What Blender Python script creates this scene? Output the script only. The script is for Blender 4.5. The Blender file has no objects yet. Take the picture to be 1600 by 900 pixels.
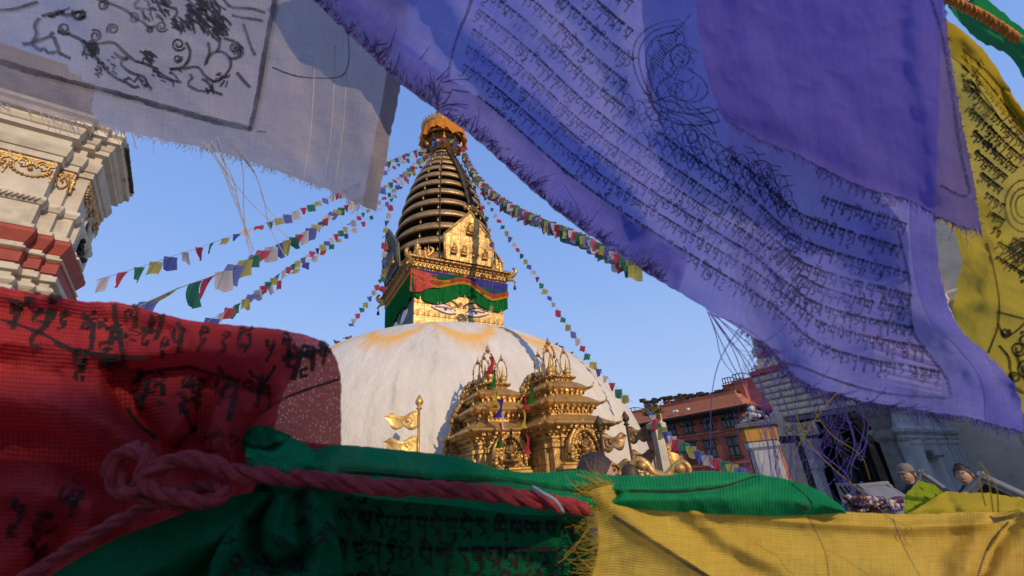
import bpy, bmesh, math, random
import numpy as np
from math import sin, cos, tan, pi, radians, sqrt, atan2, hypot, degrees
from mathutils import Vector, Matrix, noise
from mathutils.bvhtree import BVHTree
random.seed(7); rng = np.random.default_rng(7)
C = bpy.context.scene.collection
S = bpy.context.scene

# ---------------------------------------------------------------- camera
FPX = 693.0; PITCH = radians(24.8); ROLL = radians(-4.2); EYE = 1.6
cd = bpy.data.cameras.new('camera'); cam = bpy.data.objects.new('camera', cd); C.objects.link(cam)
cd.sensor_width = 36; cd.lens = 36 * FPX / 1600
cd.clip_start = .02; cd.clip_end = 3000
RM = Matrix.Rotation(pi/2 + PITCH, 3, 'X') @ Matrix.Rotation(ROLL, 3, 'Z')
cam.matrix_world = Matrix.Translation((0, 0, EYE)) @ RM.to_4x4()
cd.dof.use_dof = True; cd.dof.focus_distance = 16; cd.dof.aperture_fstop = 12
S.camera = cam

# ---------------------------------------------------------------- light
SUN_AZ = radians(34); SUN_EL = radians(22)      # behind the camera, to its right
W = bpy.data.worlds.new('World'); S.world = W; W.use_nodes = True
nt = W.node_tree; nt.nodes.clear()
sk = nt.nodes.new('ShaderNodeTexSky'); sk.sky_type = 'NISHITA'; sk.sun_disc = False
sdir = Vector((sin(SUN_AZ)*cos(SUN_EL), -cos(SUN_AZ)*cos(SUN_EL), sin(SUN_EL)))
sk.sun_elevation = SUN_EL; sk.sun_rotation = atan2(sdir.x, sdir.y)
sk.altitude = 1400; sk.air_density = 1.0; sk.dust_density = .2; sk.ozone_density = 3.0
bg = nt.nodes.new('ShaderNodeBackground'); bg.inputs[1].default_value = .15
wo = nt.nodes.new('ShaderNodeOutputWorld')
tc = nt.nodes.new('ShaderNodeTexCoord'); sx = nt.nodes.new('ShaderNodeSeparateXYZ'); nt.links.new(tc.outputs['Generated'], sx.inputs[0])
cr = nt.nodes.new('ShaderNodeValToRGB'); cr.color_ramp.interpolation = 'B_SPLINE'; nt.links.new(sx.outputs[2], cr.inputs[0])
for i, (p, c) in enumerate(((0., (.40, .48, .66)), (.18, (.33, .45, .71)), (.42, (.225, .375, .73)), (.75, (.14, .265, .62)), (1., (.11, .22, .55)))):
    e = cr.color_ramp.elements[i] if i < 2 else cr.color_ramp.elements.new(p)
    e.position = p; e.color = (*c, 1)
mu = nt.nodes.new('ShaderNodeVectorMath'); mu.operation = 'SCALE'; mu.inputs[3].default_value = 6.4; nt.links.new(cr.outputs[0], mu.inputs[0])
mxs = nt.nodes.new('ShaderNodeMix'); mxs.data_type = 'RGBA'; mxs.inputs[0].default_value = .88      # thin even haze over the clear-sky model
nt.links.new(sk.outputs[0], mxs.inputs[6]); nt.links.new(mu.outputs[0], mxs.inputs[7]); nt.links.new(mxs.outputs[2], bg.inputs[0])
nt.links.new(bg.outputs[0], wo.inputs[0])
sl = bpy.data.lights.new('sun', 'SUN'); sl.energy = 2.55; sl.angle = radians(.6); sl.color = (1, .78, .52)
so = bpy.data.objects.new('sun', sl); C.objects.link(so)
so.rotation_euler = sdir.to_track_quat('Z', 'Y').to_euler()
S.view_settings.view_transform = 'Standard'; S.view_settings.look = 'None'
S.view_settings.exposure = .38; S.view_settings.gamma = 1
S.cycles.transparent_max_bounces = 12

# ---------------------------------------------------------------- pixels of the photograph <-> points
CAMP = Vector((0, 0, EYE))
def ray(px, py):
    return RM @ Vector(((px-800)/FPX, -(py-450)/FPX, -1))
def P(px, py, d):                     # d = depth along the view axis
    return CAMP + ray(px, py) * d
def PH(px, py, d):                    # d = distance over the ground
    r = ray(px, py); return CAMP + r * (d / hypot(r.x, r.y))
def AZ(az, d, z=0):
    a = radians(az); return Vector((d*sin(a), d*cos(a), z))

# ---------------------------------------------------------------- materials
def newmat(name):
    m = bpy.data.materials.new(name); m.use_nodes = True
    t = m.node_tree; b = t.nodes['Principled BSDF']; return m, t, b
class N:
    """tiny node-graph helper"""
    def __init__(s, t): s.t = t
    def n(s, kind, **kw):
        x = s.t.nodes.new('ShaderNode' + kind)
        for k, v in kw.items(): setattr(x, k, v)
        return x
    def l(s, a, b): s.t.links.new(a, b)
    def put(s, sock, v):
        if hasattr(v, 'is_output') or hasattr(v, 'links'): s.l(v, sock)
        else: sock.default_value = v
    def math(s, op, a, b=0., c=None, clamp=False):
        x = s.n('Math', operation=op, use_clamp=clamp); s.put(x.inputs[0], a); s.put(x.inputs[1], b)
        if c is not None: s.put(x.inputs[2], c)
        return x.outputs[0]
    def mix(s, f, a, b, mode='MIX'):
        x = s.n('Mix', data_type='RGBA', blend_type=mode); s.put(x.inputs[0], f)
        s.put(x.inputs[6], a if hasattr(a, 'links') else (*a[:3], 1)); s.put(x.inputs[7], b if hasattr(b, 'links') else (*b[:3], 1))
        return x.outputs[2]
    def noise(s, scale, detail=4, rough=.55, vec=None, dist=0):
        x = s.n('TexNoise'); x.inputs['Scale'].default_value = scale; x.inputs['Detail'].default_value = detail
        x.inputs['Roughness'].default_value = rough; x.inputs['Distortion'].default_value = dist
        if vec: s.l(vec, x.inputs['Vector'])
        return x.outputs['Fac']
    def vor(s, scale, vec=None, feature='F1', out='Distance'):
        x = s.n('TexVoronoi', feature=feature); x.inputs['Scale'].default_value = scale
        if vec: s.l(vec, x.inputs['Vector'])
        return x.outputs[out]
    def ramp(s, f, lo, hi):
        x = s.n('MapRange'); s.put(x.inputs[0], f); x.inputs[1].default_value = lo; x.inputs[2].default_value = hi
        return x.outputs[0]
    def obj(s): return s.n('TexCoord').outputs['Object']
    def sc(s, vec, v):
        x = s.n('VectorMath', operation='MULTIPLY'); s.l(vec, x.inputs[0]); x.inputs[1].default_value = v
        return x.outputs[0]
    def bump(s, h, strength, dist, b):
        x = s.n('Bump'); x.inputs['Strength'].default_value = strength; x.inputs['Distance'].default_value = dist
        s.l(h, x.inputs['Height']); s.l(x.outputs[0], b.inputs['Normal']); return x
def M(name, col, col2=None, rough=.7, metal=0., ns=3., bump=.3, bs=20., bd=.02, grime=None, gs=1.2, stretch=None):
    m, t, b = newmat(name); g = N(t); v = g.obj()
    if stretch: v = g.sc(v, stretch)
    c = g.mix(g.ramp(g.noise(ns, 6, vec=v), .3, .7), col, col2 or tuple(x*.75 for x in col))
    if grime:
        c = g.mix(g.math('MULTIPLY', g.ramp(g.noise(gs, 8, .65, vec=v), .52, .72), .8), c, grime)
    g.l(c, b.inputs['Base Color']); b.inputs['Roughness'].default_value = rough; b.inputs['Metallic'].default_value = metal
    if bump: g.bump(g.noise(bs, 5, vec=v), bump, bd, b)
    return m
def goldmat(name, col, col2, rough=.46, relief=0, bs=6., rs=5.):
    m, t, b = newmat(name); g = N(t); v = g.obj()
    n1 = g.ramp(g.noise(3.5, 7, .62, vec=v), .35, .68)
    c = g.mix(n1, col, col2)
    c = g.mix(g.math('MULTIPLY', g.ramp(g.noise(1.6, 8, .75, vec=v), .48, .72), .8), c, (.10, .055, .022))
    g.l(c, b.inputs['Base Color']); b.inputs['Metallic'].default_value = .6
    g.l(g.ramp(n1, -1.2, 2.4), b.inputs['Roughness'])
    b.inputs['Roughness'].default_value = rough
    h = g.noise(bs, 6, .6, vec=v)
    if relief:
        vo = g.vor(rs, vec=v); h = g.math('ADD', h, g.math('MULTIPLY', vo, relief))
        c2 = g.mix(g.math('MULTIPLY', g.ramp(vo, .40, .75), .75), c, (.12, .06, .02)); g.l(c2, b.inputs['Base Color'])
    g.bump(h, .6, .05, b)
    return m
GOLD = goldmat('gilt_copper', (.70, .42, .13), (.46, .26, .08))
GOLDP = goldmat('gilt_plate', (.60, .38, .14), (.44, .27, .09), bs=4.)
GOLDR = goldmat('gilt_relief', (.70, .42, .13), (.42, .24, .08), relief=1.3, rs=9.)
GOLDF = goldmat('gilt_fine_relief', (.70, .42, .13), (.42, .24, .08), relief=1.1, rs=16.)
RINGM = goldmat('weathered_gilt_ring', (.52, .35, .16), (.34, .22, .10), bs=9.)
COPD = M('dark_copper', (.10, .065, .04), (.05, .035, .025), rough=.6, metal=.5)
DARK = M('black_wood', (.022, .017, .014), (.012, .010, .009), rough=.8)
SLATE = M('shaded_side_copper', (.10, .10, .095), (.055, .052, .05), rough=.6, metal=.3, ns=8)  # plates of the left side, their shade put into a grey colour
CREAM = M('cream_limewash', (.57, .50, .39), (.45, .39, .30), rough=.85, ns=2.5, bump=.35, bs=14, grime=(.30, .25, .18), gs=1.6)
CREAMW = M('worn_cream_limewash', (.66, .59, .47), (.52, .45, .35), rough=.85, ns=4, bump=.5, bs=9, grime=(.13, .11, .09), gs=2.2)
REDP = M('red_oxide_paint', (.36, .065, .04), (.27, .05, .035), rough=.8, ns=4, bump=.3, bs=12, grime=(.18, .05, .04))
OCHP = M('ochre_paint', (.62, .30, .05), (.50, .23, .04), rough=.8, ns=5, grime=(.25, .14, .05))
GREYW = M('weathered_whitewash', (.52, .50, .47), (.40, .385, .36), rough=.9, ns=2.2, bump=.5, bs=8, grime=(.12, .12, .13), gs=1.3, stretch=(1, 1, .6))
STONE = M('grey_stone', (.17, .16, .15), (.09, .085, .08), rough=.9, ns=6, bump=.6, bs=10)
TILE = M('orange_roof_tile', (.45, .15, .06), (.33, .10, .045), rough=.85, ns=5, bump=.5, bs=25)
GLASS = M('dark_window_pane', (.02, .022, .025), (.035, .037, .04), rough=.15, bump=0)
SKIN = M('skin', (.46, .25, .16), (.42, .22, .14), rough=.5, bump=.1)
HAIR = M('dark_hair', (.040, .020, .013), (.020, .011, .008), rough=.55, bump=.6, bs=60, stretch=(1, 1, .3))
BLACKC = M('black_cloth', (.02, .021, .025), rough=.9)
GREYC = M('khaki_cap_cloth', (.19, .165, .13), rough=.9)
TIN = M('grey_painted_tin', (.17, .17, .18), (.12, .12, .13), rough=.6, ns=7, grime=(.10, .09, .08))
WOODG = M('weathered_grey_wood', (.17, .15, .13), (.10, .09, .08), rough=.85, ns=8, stretch=(1, 1, .2))
PIPE = M('dark_iron_pipe', (.05, .05, .055), rough=.5, metal=.6)

def brickmat():
    m, t, b = newmat('red_brick'); g = N(t); v = g.obj()
    mp = g.n('Mapping'); mp.inputs['Rotation'].default_value = (pi/2, 0, 0); g.l(v, mp.inputs[0])
    br = g.n('TexBrick'); br.inputs['Scale'].default_value = 4.2; g.l(mp.outputs[0], br.inputs['Vector'])
    br.inputs['Color1'].default_value = (.46, .115, .065, 1); br.inputs['Color2'].default_value = (.36, .085, .05, 1)
    br.inputs['Mortar'].default_value = (.24, .10, .07, 1); br.inputs['Mortar Size'].default_value = .02
    c = g.mix(g.ramp(g.noise(.8, 7, vec=v), .35, .7), br.outputs[0], (.22, .055, .035))
    c = g.mix(g.math('MULTIPLY', g.ramp(g.noise(1.7, 8, vec=v), .55, .7), .5), c, (.42, .16, .10))
    g.l(c, b.inputs['Base Color']); b.inputs['Roughness'].default_value = .9
    g.bump(br.outputs['Fac'], .4, .02, b); return m
BRICK = brickmat()

def domemat():
    m, t, b = newmat('limewashed_dome'); g = N(t); v = g.obj()
    sp = g.n('SeparateXYZ'); g.l(v, sp.inputs[0]); X, Y, Z = sp.outputs
    az = g.math('ARCTAN2', X, Y); r = g.math('SQRT', g.math('ADD', g.math('MULTIPLY', X, X), g.math('MULTIPLY', Y, Y)))
    cb = g.n('CombineXYZ'); g.l(g.math('MULTIPLY', az, 14.), cb.inputs[0]); g.l(g.math('MULTIPLY', r, .35), cb.inputs[1]); g.l(g.math('MULTIPLY', Z, .35), cb.inputs[2])
    streak = g.noise(1.6, 8, .65, vec=cb.outputs[0])
    big = g.noise(.35, 5, .6, vec=v)
    c = g.mix(g.ramp(streak, .3, .72), (.70, .635, .55), (.56, .505, .425))
    c = g.mix(g.math('MULTIPLY', g.ramp(big, .42, .68), .55), c, (.50, .46, .40))
    c = g.mix(g.math('MULTIPLY', g.ramp(streak, .58, .72), .5), c, (.36, .325, .275))
    # saffron water thrown over the dome in hanging swags
    wob = g.math('MULTIPLY', g.math('SUBTRACT', g.noise(.9, 5, .6, vec=v), .5), 1.3)
    sw = g.math('POWER', g.math('ABSOLUTE', g.math('SINE', g.math('MULTIPLY', g.math('ADD', az, g.math('MULTIPLY', wob, .06)), 7.))), .75)
    rp = g.math('ADD', g.math('ADD', 5.2, g.math('MULTIPLY', sw, 2.3)), wob)
    dd = g.math('SUBTRACT', r, rp)
    up = g.ramp(dd, -.6, -.1); dn = g.n('MapRange'); g.l(g.math('SUBTRACT', dd, g.math('MULTIPLY', streak, .9)), dn.inputs[0]); dn.inputs[1].default_value = .55; dn.inputs[2].default_value = -.45
    msk = g.math('MULTIPLY', up, dn.outputs[0])
    msk = g.math('MULTIPLY', msk, g.ramp(g.noise(2.2, 6, .7, vec=v), .05, .45))
    c = g.mix(g.math('MULTIPLY', msk, .95), c, (.76, .40, .07))
    g.l(c, b.inputs['Base Color']); b.inputs['Roughness'].default_value = .88
    g.bump(g.math('ADD', g.noise(3., 8, .6, vec=v), g.math('MULTIPLY', streak, .9)), .5, .12, b); return m
DOMEM = domemat()

def clothmat(name, col, col2=None, sheer=.12, weave=.0016, wamp=.35, trans=.45, holes=0., ns=9., stain=None, sheerns=3., ws=.10, tint=.5):
    """woven cotton: light passes through it, a little is seen through it, threads show"""
    m, t, b = newmat(name); g = N(t); t.nodes.remove(b); out = t.nodes['Material Output']
    uv = g.n('UVMap').outputs[0]; sp = g.n('SeparateXYZ'); g.l(uv, sp.inputs[0]); U, V = sp.outputs[0], sp.outputs[1]
    k = 2*pi/weave
    jit = g.math('MULTIPLY', g.noise(40, 3, vec=uv), weave*.9)
    a = g.math('SINE', g.math('MULTIPLY', g.math('ADD', U, jit), k)); c_ = g.math('SINE', g.math('MULTIPLY', g.math('ADD', V, jit), k))
    w = g.math('MULTIPLY', g.math('ADD', a, c_), .5)
    slub = g.noise(1, 4, .7, vec=g.sc(uv, (700, 25, 1))); slub2 = g.noise(1, 4, .7, vec=g.sc(uv, (25, 700, 1)))
    wv = g.math('ADD', g.math('MULTIPLY', w, wamp), g.math('MULTIPLY', g.math('SUBTRACT', g.math('ADD', slub, slub2), 1.), 1.1))
    c = g.mix(g.ramp(g.noise(ns, 5, .6, vec=uv), .3, .7), col, col2 or tuple(x*.8 for x in col))
    if stain: c = g.mix(g.math('MULTIPLY', g.ramp(g.noise(5, 6, .6, vec=uv), .5, .68), .55), c, stain)
    cm = g.n('Mix', data_type='RGBA', blend_type='MULTIPLY'); cm.inputs[0].default_value = 1
    sh = g.math('ADD', .86, g.math('MULTIPLY', wv, .45), clamp=False)
    cc = g.n('CombineColor'); [g.l(sh, cc.inputs[i]) for i in range(3)]
    g.l(c, cm.inputs[6]); g.l(cc.outputs[0], cm.inputs[7]); c = cm.outputs[2]
    df = g.n('BsdfDiffuse'); tl = g.n('BsdfTranslucent'); tr = g.n('BsdfTransparent'); g.l(g.mix(tint, (1, 1, 1), c), tr.inputs[0])
    g.l(c, df.inputs[0]); g.l(c, tl.inputs[0])
    bp = g.n('Bump'); bp.inputs['Strength'].default_value = .5; bp.inputs['Distance'].default_value = .0008
    g.l(g.math('ADD', w, g.math('MULTIPLY', g.noise(120, 4, vec=uv), 1.5)), bp.inputs['Height']); g.l(bp.outputs[0], df.inputs['Normal'])
    m1 = g.n('MixShader'); m1.inputs[0].default_value = trans; g.l(df.outputs[0], m1.inputs[1]); g.l(tl.outputs[0], m1.inputs[2])
    vc = g.n('Attribute', attribute_name='sheer', attribute_type='GEOMETRY').outputs['Fac']
    al = g.math('ADD', g.math('ADD', sheer, g.math('MULTIPLY', g.math('SUBTRACT', g.noise(sheerns, 3, vec=uv), .5), sheer)), vc)
    al = g.math('SUBTRACT', al, g.math('MULTIPLY', wv, ws))
    if holes:
        vd = g.n('TexVoronoi'); vd.inputs['Scale'].default_value = 230; vd.inputs['Randomness'].default_value = .55; g.l(uv, vd.inputs['Vector'])
        al = g.math('ADD', al, g.math('MULTIPLY', g.math('MULTIPLY', g.ramp(vd.outputs['Distance'], .30, .14), holes), g.math('MULTIPLY', vc, 11.)))
    al = g.math('MAXIMUM', g.math('MINIMUM', al, .95), 0)
    m2 = g.n('MixShader'); g.l(al, m2.inputs[0]); g.l(m1.outputs[0], m2.inputs[1]); g.l(tr.outputs[0], m2.inputs[2])
    g.l(m2.outputs[0], out.inputs['Surface']); return m
def inkmat(name, col, fade=.35):
    m, t, b = newmat(name); g = N(t); v = g.obj(); out = t.nodes['Material Output']
    b.inputs['Base Color'].default_value = (*col, 1); b.inputs['Roughness'].default_value = .9
    tr = g.n('BsdfTransparent'); mx = g.n('MixShader')
    f = g.math('ADD', g.math('MULTIPLY', g.ramp(g.noise(14, 3, vec=v), .35, .7), .45), g.math('MULTIPLY', g.ramp(g.noise(420, 3, vec=v), .3, .75), fade))
    g.l(f, mx.inputs[0]); g.l(b.outputs[0], mx.inputs[1]); g.l(tr.outputs[0], mx.inputs[2]); g.l(mx.outputs[0], out.inputs[0]); return m
def plaincloth(name, col, tr=.45):
    m, t, b = newmat(name); g = N(t); t.nodes.remove(b); out = t.nodes['Material Output']; v = g.obj()
    c = g.mix(g.ramp(g.noise(6, 3, vec=v), .3, .7), col, tuple(x*.72 for x in col))
    df = g.n('BsdfDiffuse'); tl = g.n('BsdfTranslucent'); g.l(c, df.inputs[0]); g.l(c, tl.inputs[0])
    m1 = g.n('MixShader'); m1.inputs[0].default_value = tr; g.l(df.outputs[0], m1.inputs[1]); g.l(tl.outputs[0], m1.inputs[2]); g.l(m1.outputs[0], out.inputs[0]); return m

# ---------------------------------------------------------------- mesh builder
def XF(loc=(0, 0, 0), rz=0, s=(1, 1, 1), rx=0, ry=0):
    return Matrix.Translation(loc) @ Matrix.Rotation(rz, 4, 'Z') @ Matrix.Rotation(rx, 4, 'X') @ Matrix.Rotation(ry, 4, 'Y') @ Matrix.Diagonal((*s, 1))
class MB:
    def __init__(s): s.v = []; s.f = []; s.sm = []
    def add(s, vs, fs, mt=None, smooth=False):
        o = len(s.v)
        s.v += [tuple(mt @ Vector(p)) if mt else tuple(p) for p in vs]
        s.f += [tuple(i+o for i in f) for f in fs]; s.sm += [smooth]*len(fs); return s
    def box(s, c, d, mt=None, taper=1.):
        x, y, z = c; a, b, h = d[0]/2, d[1]/2, d[2]/2
        vs = [(x-a, y-b, z-h), (x+a, y-b, z-h), (x+a, y+b, z-h), (x-a, y+b, z-h)]
        a *= taper; b *= taper
        vs += [(x-a, y-b, z+h), (x+a, y-b, z+h), (x+a, y+b, z+h), (x-a, y+b, z+h)]
        return s.add(vs, [(3, 2, 1, 0), (4, 5, 6, 7), (0, 1, 5, 4), (1, 2, 6, 5), (2, 3, 7, 6), (3, 0, 4, 7)], mt)
    def bev(s, c, d, bv=.01, mt=None):       # chamfered box
        x, y, z = c; a, b, h = d[0]/2, d[1]/2, d[2]/2; bv = min(bv, a*.9, b*.9, h*.9)
        L = [(-h, bv), (-h+bv, 0), (h-bv, 0), (h, bv)]; vs = []
        for zz, q in L:
            A, B = a-q, b-q; vs += [(x-A, y-B, z+zz), (x+A, y-B, z+zz), (x+A, y+B, z+zz), (x-A, y+B, z+zz)]
        fs = [(3, 2, 1, 0), (12, 13, 14, 15)]
        for k in range(3):
            for i in range(4):
                j = (i+1) % 4; fs.append((k*4+i, k*4+j, k*4+4+j, k*4+4+i))
        return s.add(vs, fs, mt)
    def lathe(s, prof, n=24, mt=None, smooth=True, a0=0, a1=2*pi):
        full = abs(a1-a0-2*pi) < 1e-6; m = n if full else n+1; vs = []
        for r, z in prof:
            for i in range(m):
                a = a0+(a1-a0)*i/n; vs.append((r*cos(a), r*sin(a), z))
        fs = []
        for k in range(len(prof)-1):
            for i in range(n):
                j = (i+1) % m; fs.append((k*m+i, k*m+j, k*m+m+j, k*m+m+i))
        return s.add(vs, fs, mt, smooth)
    def tube(s, pts, r, n=6, smooth=True, cap=True):
        pts = [Vector(p) for p in pts]; L = len(pts); vs = []; up = None
        for i, p in enumerate(pts):
            t = (pts[min(i+1, L-1)] - pts[max(i-1, 0)])
            if t.length < 1e-9: t = Vector((0, 0, 1))
            t.normalize()
            if up is None: up = t.orthogonal()
            up = (up - t*up.dot(t))
            if up.length < 1e-6: up = t.orthogonal()
            up.normalize(); sd = t.cross(up)
            rr = r(i/(L-1)) if callable(r) else r
            for k in range(n):
                a = 2*pi*k/n; vs.append(p + up*(cos(a)*rr) + sd*(sin(a)*rr))
        fs = [(i*n+k, i*n+(k+1) % n, i*n+n+(k+1) % n, i*n+n+k) for i in range(L-1) for k in range(n)]
        if cap: fs += [tuple(range(n-1, -1, -1)), tuple((L-1)*n+k for k in range(n))]
        return s.add(vs, fs, None, smooth)
    def prism(s, poly, y0, y1, mt=None):     # polygon in x,z extruded along y
        n = len(poly); vs = [(x, y0, z) for x, z in poly] + [(x, y1, z) for x, z in poly]
        fs = [tuple(range(n)), tuple(range(2*n-1, n-1, -1))] + [(i, n+i, n+(i+1) % n, (i+1) % n) for i in range(n)]
        return s.add(vs, fs, mt)
    def ball(s, c, r, n=10, m=7, sq=(1, 1, 1), smooth=True):
        pr = [(r*sin(pi*i/m)+1e-5, -r*cos(pi*i/m)) for i in range(m+1)]
        return s.lathe(pr, n, Matrix.Translation(c) @ Matrix.Diagonal((*sq, 1)), smooth)
    def mold(s, plan, prof, mt=None, cap=(True, True), smooth=False):
        """sweep a moulding profile [(offset, z)] round a rectilinear plan"""
        n = len(plan); nr = []
        for i in range(n):
            a, b = plan[i], plan[(i+1) % n]; dx, dy = b[0]-a[0], b[1]-a[1]; l = hypot(dx, dy); nr.append((dy/l, -dx/l))
        vs = []
        for o, z in prof:
            for i in range(n):
                a, b = nr[i-1], nr[i]; k = 1+a[0]*b[0]+a[1]*b[1]
                vs.append((plan[i][0]+o*(a[0]+b[0])/k, plan[i][1]+o*(a[1]+b[1])/k, z))
        fs = [(k*n+i, k*n+(i+1) % n, k*n+n+(i+1) % n, k*n+n+i) for k in range(len(prof)-1) for i in range(n)]
        if cap[0]: fs.append(tuple(range(n-1, -1, -1)))
        if cap[1]: fs.append(tuple((len(prof)-1)*n+i for i in range(n)))
        return s.add(vs, fs, mt, smooth)
    def mesh(s, name, mat):
        me = bpy.data.meshes.new(name); me.from_pydata(s.v, [], s.f)
        if any(s.sm): me.polygons.foreach_set('use_smooth', s.sm)
        if mat: me.materials.append(mat)
        me.validate(); me.update(); return me
    def build(s, name, mat, parent=None, **kw):
        o = bpy.data.objects.new(name, s.mesh(name, mat)); C.objects.link(o)
        if parent: o.parent = parent
        for k, v in kw.items(): o[k] = v
        return o
def square(h): return [(-h, -h), (h, -h), (h, h), (-h, h)]
def rect(a, b): return [(-a, -b), (a, -b), (a, b), (-a, b)]
def redent(h, m, d, h2=None, m2=None):
    k = h2 or h; q = m2 or m                     # half sizes in x: h (side face), in y: k (front face)
    return [(-m, -k), (m, -k), (m, -(k-d)), (h-d, -(k-d)), (h-d, -q), (h, -q), (h, q), (h-d, q), (h-d, k-d), (m, k-d), (m, k), (-m, k),
            (-m, k-d), (-(h-d), k-d), (-(h-d), q), (-h, q), (-h, -q), (-(h-d), -q), (-(h-d), -(k-d)), (-m, -(k-d))]
def thing(name, label, cat, loc=(0, 0, 0), rz=0, group=None):
    o = bpy.data.objects.new(name, None); C.objects.link(o); o.location = loc; o.rotation_euler = (0, 0, rz)
    o.empty_display_size = .1
    o['label'] = label; o['category'] = cat
    if group: o['group'] = group
    return o
def tag(o, label, cat, group=None):
    o['label'] = label; o['category'] = cat
    if group: o['group'] = group
    return o
def link(name, me, parent=None, mt=None, **kw):
    o = bpy.data.objects.new(name, me); C.objects.link(o)
    if parent: o.parent = parent
    if mt is not None: o.matrix_basis = mt
    for k, v in kw.items(): o[k] = v
    return o
def crom(pts, n):
    """Catmull-Rom through points (tuples of any length), n samples"""
    p = np.array([list(q) for q in pts], float); L = len(p)
    seg = np.sqrt(((p[1:, :2]-p[:-1, :2])**2).sum(1)) + 1e-9; cum = np.concatenate([[0], np.cumsum(seg)]); cum /= cum[-1]
    out = []
    for t in np.linspace(0, 1, n):
        i = min(max(np.searchsorted(cum, t, side='right')-1, 0), L-2); f = (t-cum[i])/(cum[i+1]-cum[i])
        a, b = p[i], p[i+1]; m0 = (p[i+1]-p[i-1])/(cum[i+1]-cum[i-1]) if i > 0 else (b-a)/(cum[i+1]-cum[i])
        m1 = (p[i+2]-p[i])/(cum[i+2]-cum[i]) if i+2 < L else (b-a)/(cum[i+1]-cum[i])
        h = cum[i+1]-cum[i]
        out.append((2*f**3-3*f**2+1)*a + (f**3-2*f**2+f)*h*m0 + (-2*f**3+3*f**2)*b + (f**3-f**2)*h*m1)
    return np.array(out)
def vcrom(pts, n): return [Vector(q) for q in crom3(pts, n)]
def crom3(pts, n):
    p = np.array([list(q) for q in pts], float); L = len(p)
    seg = np.sqrt(((p[1:]-p[:-1])**2).sum(1)) + 1e-9; cum = np.concatenate([[0], np.cumsum(seg)]); cum /= cum[-1]
    out = []
    for t in np.linspace(0, 1, n):
        i = min(max(np.searchsorted(cum, t, side='right')-1, 0), L-2); h = cum[i+1]-cum[i]; f = (t-cum[i])/h
        m0 = (p[i+1]-p[i-1])/(cum[i+1]-cum[i-1]) if i > 0 else (p[1]-p[0])/h
        m1 = (p[i+2]-p[i])/(cum[i+2]-cum[i]) if i+2 < L else (p[i+1]-p[i])/h
        out.append((2*f**3-3*f**2+1)*p[i] + (f**3-2*f**2+f)*h*m0 + (-2*f**3+3*f**2)*p[i+1] + (f**3-f**2)*h*m1)
    return np.array(out)
def struct(name, mb, mat):
    o = mb.build(name, mat); o['kind'] = 'structure'; return o
# ================================================================ GROUND
def pavemat():
    m, t, b = newmat('stone_paving'); g = N(t); v = g.obj()
    br = g.n('TexBrick'); br.inputs['Scale'].default_value = 1.3; g.l(v, br.inputs['Vector'])
    br.inputs['Color1'].default_value = (.20, .18, .16, 1); br.inputs['Color2'].default_value = (.14, .13, .12, 1); br.inputs['Mortar'].default_value = (.07, .065, .06, 1)
    g.l(g.mix(g.ramp(g.noise(2, 7, vec=v), .3, .7), br.outputs[0], (.22, .20, .17)), b.inputs['Base Color'])
    b.inputs['Roughness'].default_value = .8; g.bump(br.outputs['Fac'], .4, .02, b); return m
gm = MB(); NR = 48
gm.lathe([(.01, 0), (40, 0), (120, 0), (600, -6), (2500, -60)], NR, smooth=True)
struct('ground', gm, pavemat())

# ================================================================ STUPA
SC = AZ(-9.65, 24); SRZ = radians(30)
st = thing('stupa', 'great white domed stupa with painted eyes and thirteen gilded rings', 'stupa', SC, SRZ)
def domeprof(n=46, z0=1.5, zt=9.75, R=10.05, e=2.15):
    return [(max(R*cos(pi/2*i/n)**(2/e), .02), z0+(zt-z0)*sin(pi/2*i/n)**(2/e)) for i in range(n+1)]
m = MB(); m.lathe([(11, 0), (11, .35), (10.7, .4), (10.7, .9), (10.45, .95), (10.45, 1.45), (10.0, 1.52)], 96, smooth=False); m.build('plinth', GREYW, st)
m = MB(); m.lathe([(10.0, 1.5)] + domeprof(), 120)
dome = m.build('dome', DOMEM, st)
HS = 2.5
m = MB(); m.box((0, 0, 10.9), (HS*2-.06, HS*2-.06, 3.2)); harm = m.build('harmika', COPD, st)
HP = goldmat('harmika_plate', (.58, .37, .14), (.44, .27, .09), bs=5.)
cols, rows = 9, 5
pw, ph = HS*2/cols, 3.2/rows
pm = MB().bev((0, 0, 0), (pw-.015, .05, ph-.015), .012).mesh('plate', HP)
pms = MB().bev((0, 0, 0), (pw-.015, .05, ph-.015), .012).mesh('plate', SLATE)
for side in range(4):
    for i in range(cols):
        for j in range(rows):
            x = -HS+pw*(i+.5); z = 9.3+ph*(j+.5); R = Matrix.Rotation(side*pi/2, 4, 'Z')
            link('plate', pms if side == 3 else pm, harm, R @ XF((x, -HS-.005*random.random(), z)))
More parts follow.
